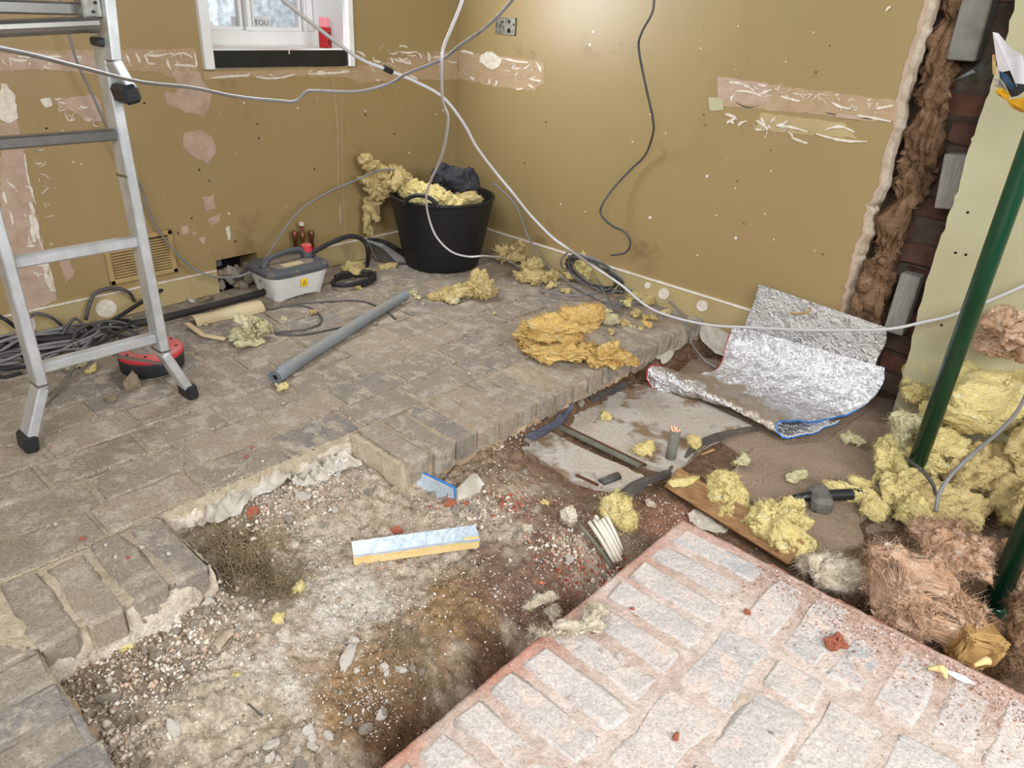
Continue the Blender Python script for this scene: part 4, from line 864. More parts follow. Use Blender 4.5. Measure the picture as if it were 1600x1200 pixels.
for nm, m, s_, dx in (('warning_sticker', M['yellow'], .0215, 0.), ):
    mb = MB(); mb.box((sx-.001, cy+.0, .066), (.002, .028, .030), None, .0008); stk = mb.build(nm, m, ps)
    t = [(0, .010), (-.0098, -.0068), (.0098, -.0068)]; t2 = [(0, .0068), (-.0068, -.0050), (.0068, -.0050)]
    V = [(sx+.0006, cy+a, .065+b) for a, b in t]+[(sx+.0006, cy+a, .065+b) for a, b in t2]
    mesh('warning_triangle', V, [(0, 1, 4, 3), (1, 2, 5, 4), (2, 0, 3, 5)], M['black_plastic'], stk)
    V = [(sx+.0006, cy+a, .065+b) for a, b in ((-.0008, .0045), (.0008, .0045), (.0006, -.0012), (-.0006, -.0012), (-.0007, -.0024), (.0007, -.0024), (.0007, -.0038), (-.0007, -.0038))]
    mesh('exclamation_mark', V, [(0, 1, 2, 3), (4, 5, 6, 7)], M['black_plastic'], stk)
hs = MB(); hs.tube([(cx, cy+.105, .135), WX(520, 378, .16), WX(548, 369, .17), WX(568, 376, .18), WX(575, 392, .19), F(574, 412, .03), F(566, 428, .012)], .0095, 10, smooth_n=8); hs.build('steam_hose', M['hose'], ps, True)
hs = MB(); cc = F(553, 440, .012); pts = [cc+np.array([.055*math.cos(t), .095*math.sin(t), .002*t]) for t in np.linspace(0, 2*math.pi*1.6, 26)]; hs.tube(pts, .009, 10, smooth_n=3); hs.build('hose_coil', M['hose'], ps, True)
fx = MB(); fx.tube([F(430, 482, .005), F(480, 474, .005), F(560, 470, .005), F(600, 484, .005), F(618, 498, .005)], .0035, 6, smooth_n=8); fx.build('mains_flex', M['cable_dark'], ps, True)
fx = MB(); fx.tube([F(415, 484, .005), F(470, 478, .005), F(498, 490, .005), F(500, 505, .005), F(475, 515, .005), F(430, 520, .005), F(470, 523, .005), F(540, 510, .005)], .0035, 6, smooth_n=8); fx.build('mains_flex', M['cable_dark'], ps, True)

# ---- capped pipes rising by the wall
for (px, pb, pt, lab, capm, m2) in ((471, 392, 352, 'tallest capped copper pipe behind the steamer, white cap', 'w', 'copper'), (460, 392, 361, 'short capped copper pipe left of the tallest, red collar', 'r', 'copper'), (486, 392, 360, 'short capped copper pipe behind the steamer lid cap', 'r', 'copper')):
    a = WX(px, pb, .035); b = WX(px, pt, .035); a[0] = b[0] = .035; a[1] = b[1]; a[2] = 0
    pc = thing('capped_pipe', lab, 'pipe', tuple(a)); L_ = b[2]
    mb = MB(); mb.lathe([(.0, 0), (.0085, 0), (.0085, L_-.03), (.0115, L_-.028), (.0115, L_-.004), (.0085, L_), (0, L_)] if capm != 'w' else [(0, 0), (.0085, 0), (.0085, L_-.06), (.0115, L_-.058), (.0115, L_-.03), (.0078, L_-.028), (.0078, L_), (0, L_)], a, None, 14); mb.build('pipe', M['copper'], pc, True)
    mb = MB(); z0 = L_ if capm == 'w' else L_*.45; z1 = L_+.012 if capm == 'w' else L_*.45+.03
    mb.lathe([(0, z0), (.0105, z0), (.0105, z1), (0, z1)], a, None, 12); mb.build('cap' if capm == 'w' else 'collar', W_ if capm == 'w' else M['red'], pc)

# ---- pipe lagging on the main floor
p0, p1, p2 = F(430, 590, .022), F(520, 528, .021), F(634, 461, .020)
lg = thing('foam_pipe_lagging', 'grey foam pipe lagging tube lying diagonally on the brick floor', 'pipe lagging', tuple(p0))
mb = MB(); mb.tube([p0, p0*.5+p1*.5+np.array([0, 0, .0]), p1+np.array([.006, .004, 0]), p1*.5+p2*.5, p2], [.0215, .0205, .0205, .020, .016], 20, False, 6); mb.build('tube', M['lagging'], lg, True)
d = p0-p1; d /= np.linalg.norm(d); s_ = np.cross([0, 0, 1], d); s_ /= np.linalg.norm(s_); u_ = np.cross(d, s_)
mb = MB(); mb.lathe([(.0213, 0), (.0213, .001), (.009, .001), (.009, -.03)], p0, [s_, u_, d], 20); mb.build('cut_end', M['lag_end'], lg)
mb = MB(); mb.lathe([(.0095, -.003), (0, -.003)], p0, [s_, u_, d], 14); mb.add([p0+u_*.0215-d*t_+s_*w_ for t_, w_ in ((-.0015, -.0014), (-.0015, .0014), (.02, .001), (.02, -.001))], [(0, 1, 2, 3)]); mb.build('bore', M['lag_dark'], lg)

# ---- cable reel
rc = np.array([.462, -1.712, 0]); rl = thing('cable_reel', 'round red and black cable reel lying flat by the ladder foot', 'cable reel', tuple(rc))
mb = MB(); mb.lathe([(0, .002), (.082, .002), (.090, .008), (.092, .045), (.090, .05)], rc, None, 40); mb.build('drum', M['reel_black'], rl, True)
mb = MB(); mb.lathe([(.091, .048), (.093, .052), (.092, .062), (.086, .067), (.056, .068)], rc, None, 40); mb.build('rim', M['reel_red'], rl, True)
mb = MB(); mb.lathe([(.057, .067), (.055, .070), (0, .070)], rc, None, 32); mb.build('centre_disc', M['reel_grey'], rl)
for k in range(8):
    t = k*math.pi/4+.2; c = rc+np.array([.074*math.cos(t), .074*math.sin(t), .0675]); mb = MB(); mb.lathe([(0, .0012), (.0045, .0012), (.0045, -.002)], c, None, 8); mb.build('slot', M['black_plastic'], rl)
mb = MB()
for i in range(4):
    for j in range(3): mb.box(rc+np.array([(i-1.5)*.02, (j-1)*.022, .0704]), (.007, .003, .0008))
mb.build('vent_holes', M['black_plastic'], rl)

# ---- vent
vy0, vy1, vz0, vz1 = -1.63, -1.395, .115, .272
vt = thing('air_vent', 'tan louvred air vent low on the left wall behind the ladder', 'vent', (0, (vy0+vy1)/2, vz0))
mb = MB(); fr = .018
for (y0, y1, z0, z1) in ((vy0, vy1, vz0, vz0+fr), (vy0, vy1, vz1-fr, vz1), (vy0, vy0+fr, vz0, vz1), (vy1-fr, vy1, vz0, vz1)): mb.box((.006, (y0+y1)/2, (z0+z1)/2), (.012, y1-y0, z1-z0), None, .003)
mb.build('frame', M['vent'], vt)
mb = MB(); mb.box((.001, (vy0+vy1)/2, (vz0+vz1)/2), (.002, vy1-vy0-.02, vz1-vz0-.02)); mb.build('backing', M['dark'], vt)
for k in range(12):
    z = vz0+fr+.006+k*(vz1-vz0-2*fr-.006)/12; mb = MB(); t = .6
    mb.box((.005, (vy0+vy1)/2, z), (.007, vy1-vy0-2*fr, .0026), [(math.cos(t), 0, -math.sin(t)), (0, 1, 0), (math.sin(t), 0, math.cos(t))]); mb.build('louvre', M['vent'], vt)

# ---- socket back box on the right wall
bx0, bx1, bz0, bz1 = .228, .338, .927, .990
sb = thing('socket_back_box', 'empty galvanised socket back box let into the right wall', 'socket box', (.28, -.002, .93))
mb = MB(); mb.box(((bx0+bx1)/2, -.0016, (bz0+bz1)/2), (bx1-bx0, .002, bz1-bz0)); mb.build('back_plate', M['galv'], sb)
mb = MB()
for (x0, x1, z0, z1) in ((bx0, bx1, bz0, bz0+.003), (bx0, bx1, bz1-.003, bz1), (bx0, bx0+.003, bz0, bz1), (bx1-.003, bx1, bz0, bz1), (bx0+.022, bx0+.025, bz0, bz1)): mb.box(((x0+x1)/2, -.004, (z0+z1)/2), (x1-x0, .008, z1-z0))
mb.build('side_walls', M['galv'], sb)
mb = MB()
for a, b, r_ in ((.30, .942, .009), (.262, .972, .005), (.30, .975, .006), (.325, .965, .004), (.27, .955, .003)): mb.lathe([(0, .0035), (r_, .0035)], (a, 0, b), [(1, 0, 0), (0, 0, 1), (0, -1, 0)], 14)
mb.build('knockouts', M['dark'], sb)

# ---- red carton on the sill
q = F(499, 78, .853); ct = thing('red_carton', 'small red and pink carton on the window sill', 'carton', tuple(q))
q = np.array([-.055, -.662, .853]); 
mb = MB(); mb.box(q+(0, 0, .035), (.035, .04, .07), rotz(.5), .001); mb.build('box', M['red'], ct)
mb = MB(); mb.box(q+(0, 0, .088), (.03, .038, .036), rotz(.5), .004); mb.build('pink_wrap', mat('pink_wrap', (240, 150, 160), None, rough=.4), ct)
mb = MB(); mb.box(q+np.array([.016, .009, .032]), (.004, .022, .045), rotz(.5)); mb.build('dark_panel', mat('dark_red_print', (120, 20, 30), None, rough=.5), ct)

# ---- cables strung across the room
def cable(name, label, pts, r, m, n=10, group=None, cat='cable', par=None):
    mb = MB(); mb.tube(pts, r, 8, True, n); o = mb.build(name, m, par, True)
    if par is None: tag(o, label, cat, group)
    return o
ca = [(-60, 62, 1.15), (0, 75, 1.25), (60, 88, 1.35), (130, 106, 1.5), (220, 128, 1.7), (300, 137, 1.85), (370, 151, 1.95), (440, 158, 2.0), (462, 158, 2.0), (478, 144, 2.0), (492, 142, 2.0), (560, 143, 2.0), (610, 130, 2.0), (636, 115, 1.95), (690, 93, 1.9), (720, 70, 1.85), (760, 42, 1.8), (802, -2, 1.75), (840, -60, 1.7)]
cable('cable', 'dark grey cable sagging across the room from the left past the window', [D(*p) for p in ca], .0035, M['cable_grey'])
cb = [(400, -40, 1.9), (445, 2, 2.0), (520, 62, 2.2), (565, 93, 2.3), (605, 109, 2.35), (650, 128, 2.4), (692, 152, 2.45), (724, 192, 2.5), (745, 230, 2.55), (775, 270, 2.6), (800, 300, 2.6), (828, 335, 2.65), (862, 370, 2.65), (888, 389, 2.62)]
pb = [D(*p) for p in cb]+[F(925, 415, .16), F(970, 445, .13), F(1010, 478, .07), F(1050, 495, .04), F(1110, 508, .03)]+[WY(1180, 512, -.09), WY(1260, 516, -.10), WY(1330, 516, -.12), WY(1390, 514, -.12), WY(1440, 504, -.10), WY(1490, 492, -.08), WY(1560, 464, -.06), WY(1620, 437, -.05)]
cable('cable', 'long light grey cable running down from the window over the foil to the right', pb, .0050, M['cable_light'])
mb = MB(); a, b = D(600, 106, 2.34), D(612, 112, 2.36); mb.tube([a, b], .0085, 8); mb.build('tape_wrap', M['black_plastic'], bpy.data.objects['cable.001'])
cc_ = [(735, -50, 1.5), (722, 2, 1.52), (705, 45, 1.55), (693, 75, 1.58), (690, 100, 1.6), (691, 150, 1.7), (694, 165, 1.75), (700, 183, 1.8), (697, 215, 1.9), (688, 250, 2.05), (672, 285, 2.25), (666, 310, 2.35), (670, 340, 2.45), (682, 370, 2.5), (705, 393, 2.55), (732, 401, 2.62), (760, 400, 2.7)]
cable('cable', 'white cable hanging straight down in front of the room corner and the tub', [D(*p) for p in cc_]+[F(790, 405, .03), F(815, 420, .01), F(850, 440, .01)], [.0031, .0033, .0034, .0034], M['cable_light'])
cdp = [(1024, -60, -.20), (1022, 0, -.20), (1018, 22, -.20), (1003, 50, -.19), (998, 75, -.18), (1008, 130, -.15), (1020, 185, -.11), (1020, 210, -.08), (1008, 242, -.03), (985, 265, -.03), (960, 292, -.05), (942, 318, -.08), (939, 335, -.08), (955, 352, -.08), (975, 362, -.07), (985, 378, -.06), (978, 394, -.06), (955, 399, -.07)]
cable('cable', 'thin black cable hanging down in curves before the right wall', [WY(*p) for p in cdp], .0042, M['cable_dark'])
ce = [(80, -60, .1), (94, 0, .1), (118, 90, .09), (145, 150, .08), (170, 205, .07), (200, 262, .05), (220, 292, .03), (235, 335, .03), (262, 380, .04), (300, 418, .06), (340, 433, .10), (380, 430, .12), (410, 410, .12), (440, 365, .10), (470, 328, .08), (510, 302, .08), (560, 280, .10), (592, 266, .12), (618, 265, .14)]
cable('cable', 'dark brown cable looping from behind the ladder under the window to the tub', [WX(*p) for p in ce], .0040, M['cable_grey'])
cable('cable', 'thin grey cable running down from the tub to the coil by the right wall', [WY(770, 285, -.1), WY(805, 320, -.1), WY(825, 370, -.08), WY(850, 410, -.08), F(880, 435, .02), F(905, 452, .01), F(960, 476, .01), F(1000, 472, .01)], .004, M['cable_grey'])
cable('cable', 'grey cable draped from the coil over the paving edge beside the foil', [F(960, 458, .01), F(1000, 452, .03), F(1030, 458, .03), F(1060, 485, .02), F(1072, 505, .01), F(1080, 535, -.06), F(1100, 562, -.085), F(1120, 575, -.09)], .0045, M['cable_grey'])
# coil by the right wall
co = thing('cable_coil', 'loose coil of black and grey cable beside the wool at the right wall', 'cable coil', tuple(F(930, 445, 0)))
for k in range(11):
    c = WY(928+rs.normal()*5, 435+rs.normal()*5, -.13); c[2] = .088; rad = rs.uniform(.09, .112); tl = rs.uniform(.7, 1.0)
    ph = rs.rand()*6; pts = []
    for t in np.linspace(0, 2*math.pi, 16, endpoint=True):
        p = c+np.array([rad*1.25*math.cos(t+ph), -.05*math.sin(t+ph), rad*.72*math.sin(t+ph)])+rs.normal(size=3)*.004; p[2] = max(p[2], .006); pts.append(p)
    cable('loop', None, pts, .0034, M['cable_dark'] if k < 7 else M['cable_grey'], 4, par=co)
for P in ([(850, 420), (842, 445), (850, 455), (900, 462), (940, 455)], [(925, 470), (950, 482), (975, 462), (985, 440), (965, 425)], [(912, 400), (930, 430), (945, 460), (958, 482), (975, 470)]):
    cable('loop', None, [F(a, b, .02) for a, b in P], .0042, M['cable_grey'], 6, par=co)
# cable tangle at the left wall
tg = thing('cable_tangle', 'tangled heap of dirty black and grey cables at the left wall behind the ladder', 'cable coil', tuple(F(90, 530, 0)))
for k in range(13):
    c = F(70+rs.normal()*18, 545+rs.normal()*10, .012); c[0] = max(c[0], .14); a_, b_ = rs.uniform(.10, .2), rs.uniform(.05, .1); ph = rs.rand()*6
    pts = [c+np.array([b_*math.cos(t+ph), a_*1.3*math.sin(t+ph), .012+.018*math.sin(t*2+k)])+rs.normal(size=3)*.006 for t in np.linspace(0, 2*math.pi*rs.uniform(.7, 1.05), 14)]
    for p in pts: p[0] = max(p[0], .03)
    cable('loop', None, pts, rs.choice([.0038, .0045, .0055]), M[rnd.choice(['cable_dark', 'cable_grey', 'hose'])], 4, par=tg)
for P, r_ in (([(90, 535, .01), (105, 510, .05), (118, 498, .07), (130, 510, .05), (142, 530, .01)], .005), ([(42, 520, .01), (43, 502, .07), (56, 490, .09), (80, 496, .07), (100, 512, .02)], .005), ([(134, 500, .03), (140, 475, .08), (150, 458, .11), (175, 450, .12), (200, 456, .10), (210, 470, .05)], .006),
              ([(115, 548, .02), (118, 520, .05), (145, 505, .06), (180, 502, .05), (215, 512, .02)], .005), ([(118, 556, .01), (128, 528, .04), (160, 512, .05), (200, 515, .03), (235, 535, .01)], .005), ([(20, 545, .01), (80, 540, .02), (140, 520, .03), (185, 495, .05), (225, 470, .06), (290, 432, .06), (330, 428, .05)], .007)):
    cable('loop', None, [F(*p) for p in P], r_, M['cable_dark'] if r_ < .007 else M['hose'], 8, par=tg)
cable('black_pipe', 'fat black hose running along the foot of the left wall', [F(-60, 535, .02), F(20, 531, .02), F(100, 528, .02), F(180, 512, .02), F(260, 496, .02), F(330, 478, .02), F(400, 460, .02), F(420, 452, .02)], .013, M['hose'], 8, cat='hose')
cable('black_pipe', 'second black pipe low along the wall at the left picture edge', [F(-60, 470, .12), WX(0, 495, .05), WX(25, 512, .06), F(60, 540, .012)], .006, M['hose'], 8, cat='hose')
cable('black_rod', 'thin dark rod crossing the heap of cables from the ladder rung', [F(60, 640, .008), F(100, 598, .02), F(125, 555, .05)], .006, M['lead'], 2, cat='rod')

# ---- cream plastic trunking by the steamer
ck = thing('plastic_trunking', 'dusty cream plastic trunking piece lying before the steamer', 'trunking', tuple(F(340, 500, 0)))
a, b = F(302, 506, 0), F(408, 482, 0); dk = (b-a)/np.linalg.norm(b-a); sk = np.array([-dk[1], dk[0], 0]); V = []
for i in range(13):
    p = a+(b-a)*i/12; rr_ = .034*(1-.12*math.sin(i*.5))
    for (ro, ) in ((rr_,), (rr_-.003,)):
        for j in range(9): t = math.pi*j/8; V.append(p+sk*ro*math.cos(t)+np.array([0, 0, ro*.85*math.sin(t)+.001]))
Fk = []
for i in range(12):
    for j in range(8): Fk += [(i*18+j, (i+1)*18+j, (i+1)*18+j+1, i*18+j+1), (i*18+9+j+1, (i+1)*18+9+j+1, (i+1)*18+9+j, i*18+9+j)]
for i in (0, 12):
    for j in range(8): Fk.append((i*18+j, i*18+j+1, i*18+9+j+1, i*18+9+j))
mesh('cover', V, Fk, M['cream_trunk'], ck)
mb = MB(); a, b = F(292, 505, .016), F(318, 524, .008); mb.bar(a, b, .02, .006, (0, 0, 1), .002); mb.bar(b, F(352, 530, .006), .02, .006, (0, 0, 1), .002); mb.build('split_end', M['cream_trunk'], ck)

# ---- wool clumps on the main floor
Y_, G_, DU, PA, BR = M['wool_yellow'], M['wool_gold'], M['wool_dull'], M['wool_pale'], M['wool_brown']
def W(label, m, px, lumps, seed, z=0, floor=None, soil=False, **k):
    base = FS(*px) if soil else F(px[0], px[1], z)
    L_ = [(base+np.array(c), r, a, *t) for (c, r, a, *t) in lumps]
    fl_ = (zs(base[0], base[1])-.004 if soil else z+.0005) if floor is None else floor
    return wool('wool_clump', label, m, L_, seed, floor=fl_, **k)
R_ = .654, .756    # image-right direction on the floor is (.756, .654)
W('crumbly yellow wool clump beside the cream trunking', PA, (398, 530), [((0, 0, .035), (.05, .055, .04), .3), ((-.02, -.035, .02), (.05, .04, .02), .2), ((.0, .03, .03), (.03, .035, .035), 0), ((.03, -.03, .008), (.03, .06, .008), .3)], 31, amp=.5, freq=26, fib=600, warp=1.4)
W('yellow wool tuft under the black hose near the shovel', DU, (553, 432), [((0, 0, .03), (.05, .055, .035), 0), ((.0, .05, .012), (.03, .05, .014), 0)], 32, amp=.4, freq=32, fib=700, det=4)
W('flat yellow wool flakes in front of the shovel', DU, (605, 418), [((0, 0, .008), (.02, .055, .010), -.3)], 33, amp=.5, fib=300, det=4)
W('large dull yellow wool batt with dark stained lumps in front of the tub', DU, (722, 462), [((0, 0, .025), (.07, .12, .03), .35), ((.04, .05, .04), (.055, .06, .045), .35), ((.06, .07, .02), (.05, .05, .03), 0), ((-.04, -.08, .012), (.04, .06, .015), .3)], 34, amp=.34, freq=36, fib=1500)
W('dull wool heap at the wall right of the tub', DU, (787, 410), [((0, .0, .04), (.05, .05, .05), 0), ((.03, .05, .02), (.05, .05, .028), 0), ((.0, .09, .05), (.035, .03, .035), 0)], 35, amp=.45, freq=36, fib=800, det=4)
W('crumbled wool heap left of the cable coil', DU, (840, 442), [((0, 0, .02), (.05, .06, .026), 0), ((-.05, -.03, .02), (.04, .05, .03), 0), ((.01, .09, .02), (.04, .04, .025), 0), ((-.07, .05, .04), (.05, .05, .045), 0)], 36, amp=.5, freq=40, fib=900, det=4)
W('bright yellow wool clump topped by the light cable at the right wall', Y_, (905, 436), [((0, .0, .05), (.055, .07, .055), 0), ((.0, .05, .10), (.045, .05, .03), .4), ((.05, .07, .06), (.05, .05, .05), 0), ((-.01, -.03, .02), (.05, .04, .025), 0)], 37, amp=.3, freq=26, fib=1300)
W('crumbled wool along the wall foot right of the coil', DU, (1005, 468), [((0, 0, .012), (.03, .09, .02), -.9), ((.04, -.03, .01), (.03, .04, .014), 0)], 38, amp=.5, freq=40, fib=500, det=4)
og = wool('wool_batt', 'large folded golden orange wool batt lying on the paving edge', G_, [
    (F(885, 548, .028), (.055, .150, .024), -.76), (F(830, 528, .05), (.035, .06, .045), -.6), (F(880, 505, .105), (.055, .135, .017), -.55, .25), (F(912, 490, .125), (.05, .085, .016), -.5, .3),
    (F(868, 522, .075), (.05, .10, .014), -.7, .1), (F(945, 556, .026), (.045, .065, .036), -.6), (F(968, 562, .016), (.04, .055, .024), -.3)], 41, amp=.55, freq=30, fib=9000, flen=.03, box=1.25, lay=2.6, floor=.001, warp=.45)
small = [((645, 460), .018, PA), ((650, 466), .014, PA), ((708, 472), .02, PA), ((772, 490), .007, PA), ((942, 488), .022, PA), ((952, 505), .03, PA), ((975, 508), .018, DU), ((925, 485), .012, DU), ((985, 512), .012, PA), ((1000, 515), .014, Y_), ((1012, 510), .02, G_), ((1022, 500), .016, DU), ((992, 492), .02, DU), ((978, 478), .022, Y_), ((1035, 492), .016, DU), ((1008, 498), .012, G_),
         ((490, 490), .014, DU), ((320, 508), .01, PA), ((442, 500), .01, PA), ((612, 418), .012, DU), ((560, 452), .014, DU), ((660, 476), .008, PA), ((145, 580), .02, Y_), ((120, 575), .022, PA), ((440, 608), .02, Y_), ((955, 520), .014, DU), ((880, 458), .018, DU), ((862, 448), .018, DU), ((820, 430), .02, DU)]
def scrap_place(a, b):
    if a < 260: return 'on the bricks by the cable reel'
    if a < 520: return 'around the steamer flex'
    if a < 690: return 'around the far end of the foam lagging'
    if a < 800: return 'on the bricks below the tub'
    if a < 900: return 'at the wall foot left of the coil'
    return 'between the golden batt and the wall' if b > 480 else 'on the bricks below the coil'
for i, ((a, b), r_, m) in enumerate(small):
    c = F(a, b, 0)
    wool('wool_scrap', 'small loose wool scrap lying '+scrap_place(a, b), m, [((c[0], c[1], r_*.55), (r_, r_*1.2, r_*.7), rs.rand()*3), ((c[0]+r_*.6, c[1]+rs.normal()*r_*.5, r_*.4), (r_*.7, r_*.7, r_*.5), 0)], 50+i, amp=.55, freq=60, fib=80, flen=.010, det=3, floor=.0003, group='small wool scraps '+scrap_place(a, b))

# ---- stones
sm_ = {}
def stonemesh(m, k, n=2):
    key = (m.name, k)
    if key in sm_: return sm_[key]
    d, f = ico(n); r = np.random.RandomState(k+3); pl = r.normal(size=(9, 3)); pl /= np.linalg.norm(pl, axis=1)[:, None]; off = r.uniform(.55, .95, 9)
    s = 1/np.maximum((d@pl.T)/off, 1/1.1).max(1); v = d*s[:, None]*np.array([1, r.uniform(.68, .95), r.uniform(.65, .9)]); v += fbm(d*3+k, 3)[:, None]*d*.2
    me = bpy.data.meshes.new('stone'); me.from_pydata([tuple(a) for a in v], [], [tuple(int(i) for i in a) for a in f]); me.materials.append(m); me.update(); sm_[key] = me; return me
def stone(c, r, m, label, group=None, name='stone', n=2, rot=None, sc=(1, 1, 1)):
    o = link(name, stonemesh(m, rnd.randrange(6), n)); o.location = (c[0], c[1], c[2]+r*.35*sc[2]); o.scale = (r*sc[0], r*sc[1], r*sc[2])
    o.rotation_euler = rot or (rnd.gauss(0, .25), rnd.gauss(0, .25), rnd.random()*6.28); return tag(o, label, 'stone', group)
SP, SG, ST_, SR = M['stone_pale'], M['stone_grey'], M['stone_tan'], M['stone_red']
named = [((209, 607), .030, ST_, 'rough tan stone chunk standing in front of the cable reel', 0, (.8, .9, 1.7)), ((172, 626), .018, ST_, 'flat crumbly tan stone on the bricks in front of the ladder', 0, (1.4, .9, .8)), ((738, 507-0), .008, SG, 'x', 0, (1, 1, 1)),
         ((586, 507), .012, SG, 'grey pebble against the foam pipe lagging', 0, (1.1, .9, .7)), ((727, 522), .014, SP, 'flat white plaster flake on the main floor', 0, (1.3, 1, .35)), ((505, 473), .010, SP, 'small red and white chip near the steamer flex', 0, (1.2, .8, .5)),
         ((738, 542), .006, SP, 'tiny white chip in front of the plaster flake', 0, (1, 1, .6)), ((443, 632), .009, SP, 'white chip on the main floor below the foam lagging end', 0, (1, 1, .6)),
         ((474, 778), .020, SP, 'pale stone left of centre in the pit', 1, (1, .8, .8)), ((452, 812), .014, SG, 'grey flat pebble below the pale stone in the pit', 1, (1, .8, .6)), ((395, 804), .018, SR, 'round orange brick lump at the polythene', 1, (1, 1, .8)), ((578, 772), .018, SG, 'dark pointed stone in the pit below the cut paving corner', 1, (1, .8, .8)),
         ((704, 790), .017, SR, 'orange brick lump, left one of the pair below the foil strip', 1, (.9, .8, .9)), ((727, 790), .015, SR, 'orange brick lump, right one of the pair below the foil strip', 1, (.9, .8, .9)), ((712, 800), .018, SG, 'grey stone below the pair of orange lumps', 1, (1, .8, .8)), ((742, 799), .017, SG, 'grey stone right of the orange lumps', 1, (1, .9, .8)),
         ((620, 832), .016, SR, 'orange brick crumb behind the foil-faced foam bar', 1, (1, .8, 1)), ((552, 1003), .014, SP, 'pale greenish chip beside the white flake in the pit', 1, (.9, .7, .7)), ((545, 1027), .026, SP, 'large flat white plaster flake low in the pit', 1, (1.4, .7, .35)), ((594, 1003), .012, ST_, 'tan pebble in the roots low in the pit', 1, (.9, .8, .8)),
         ((558, 1050), .011, SP, 'split white chip below the large plaster flake', 1, (1.1, .6, .6)), ((600, 1044), .012, SP, 'white chip left of two among the roots', 1, (.7, 1.1, .7)), ((626, 1048), .012, SP, 'white chip right of two among the roots', 1, (1.1, .8, .7)), ((595, 1118), .011, SP, 'round white pebble near the island edge', 1, (1, 1, .8)),
         ((570, 1142), .015, SG, 'grey angular pebble near the bottom of the pit', 1, (1, .9, .9)), ((514, 1150), .011, SP, 'round pale pebble near the bottom of the pit', 1, (1, 1, .7)), ((545, 1128), .010, SG, 'small grey pebble above the round pale pebble', 1, (1, 1, .8)), ((470, 1197), .016, SG, 'blue grey stone at the bottom picture edge', 1, (1.2, 1, .6)), ((425, 1165), .016, SP, 'pale stone at the bottom of the pit on the left', 1, (1, .9, .6)),
         ((272, 1138), .014, SP, 'white angular chip low left in the pit', 1, (1.3, .8, .5)), ((88, 1018), .014, SP, 'white chip in the corner of the pit', 1, (1, .7, .5)), ((175, 1092), .020, SG, 'long grey stone near the left pit corner', 1, (1.3, .6, .5)), ((500, 910), .012, SP, 'x', 1, (1, 1, .5)),
         ((925, 655), .020, ST_, 'tan stone on the slab near the yellow tuft', 1, (1, .8, .9)), ((935, 660), .014, SG, 'dark stone in front of the tan stone', 1, (1, .8, .7)), ((862, 648), .026, ST_, 'large brown stone tilted at the paving edge rubble', 1, (1, .7, 1.2)), ((908, 632), .016, SG, 'grey lump at the paving edge beyond the blue membrane', 1, (1, .8, .8)), ((825, 690), .015, SG, 'grey stone beside the near end of the blue membrane', 1, (1.2, .8, .6)),
         ((1468, 1082), .0, SR, 'x', 0, (1, 1, 1))]
for (p, r_, m, lb, soil, sc) in named:
    if lb == 'x': continue
    stone(FS(*p) if soil else F(p[0], p[1], 0), r_, m, lb, sc=sc, n=3)
CN = {SP.name: 'pale', SG.name: 'grey', ST_.name: 'tan', SR.name: 'orange'}
def pit_place(p):
    if p[1] > -1.2: return 'by the slabs and paving edge'
    if p[0] < 1.5: return 'along the main floor edge of the pit' if p[1] > -2.05 else 'in the left corner bank of the pit'
    if p[0] > 1.8: return 'near the island side of the pit'
    return 'in the middle of the pit'
for k in range(95):
    a, b = rnd.choice([(190, 1040), (260, 1010), (330, 960), (430, 800), (480, 770), (560, 700), (820, 640), (760, 690), (870, 610), (690, 800), (760, 780), (590, 1080), (460, 1170), (200, 1120), (880, 850)])
    p = FS(a+rnd.gauss(0, 28), b+rnd.gauss(0, 22))
    if p[0] < 1.41 and not (-2.0 < p[1] < -1.54): p = FS(a+60, b+50)
    if p[0] > 1.98 and p[1] < -1.2: continue
    mm_ = rnd.choice([SP, SG, ST_, ST_, SG]); stone(p, rnd.uniform(.005, .012), mm_, 'small %s rubble stone lying loose %s' % (CN[mm_.name], pit_place(p)), 'small %s rubble stones %s' % (CN[mm_.name], pit_place(p)), 'rubble_stone')
for k in range(26):
    p = F(*rnd.choice([(100, 760), (330, 700), (200, 680), (520, 640), (640, 560), (760, 560), (700, 620), (500, 560), (60, 950), (180, 880)]), 0)+np.array([rnd.gauss(0, .12), rnd.gauss(0, .12), 0])
    if p[0] < 1.15 or p[1] < -2.05: stone((p[0], p[1], 0), rnd.uniform(.003, .006), rnd.choice([SP, SG, SR, SP]), 'tiny chip lying on the main brick floor', 'tiny chips on the main brick floor', 'floor_chip')
for k, (a, b) in enumerate([(1300, 1002), (1306, 1008), (1296, 1010), (1312, 1002), (1303, 1014), (1318, 1010), (1292, 1003), (1309, 996), (1315, 1006)]):
    stone(F(a, b, .002), .009, SR, 'bright orange brick crumb in the small pile on the pink paving', 'orange brick crumbs piled on the pink paving', 'brick_crumb')
for (a, b, r_, m, lb) in [(1500, 1060, .013, SP, 'x'), (988, 952, .006, SR, 'small orange crumb near the white grey scrap on the paving'), (1167, 957, .008, SR, 'orange crumb on the round worn brick'), (1056, 1153, .008, SR, 'orange crumb on the large grey brick, lower right'), (968, 1027, .008, SP, 'white chip near the paving edge, right one of two'), (942, 1017, .006, SP, 'white chip near the paving edge, left one of two'), (892, 1092, .006, SP, 'white chip with a yellow fleck on the paving'), (1205, 1146, .004, SG, 'dark grit grain on the large brick')]:
    if lb != 'x': stone(F(a, b, .002), r_, m, lb)
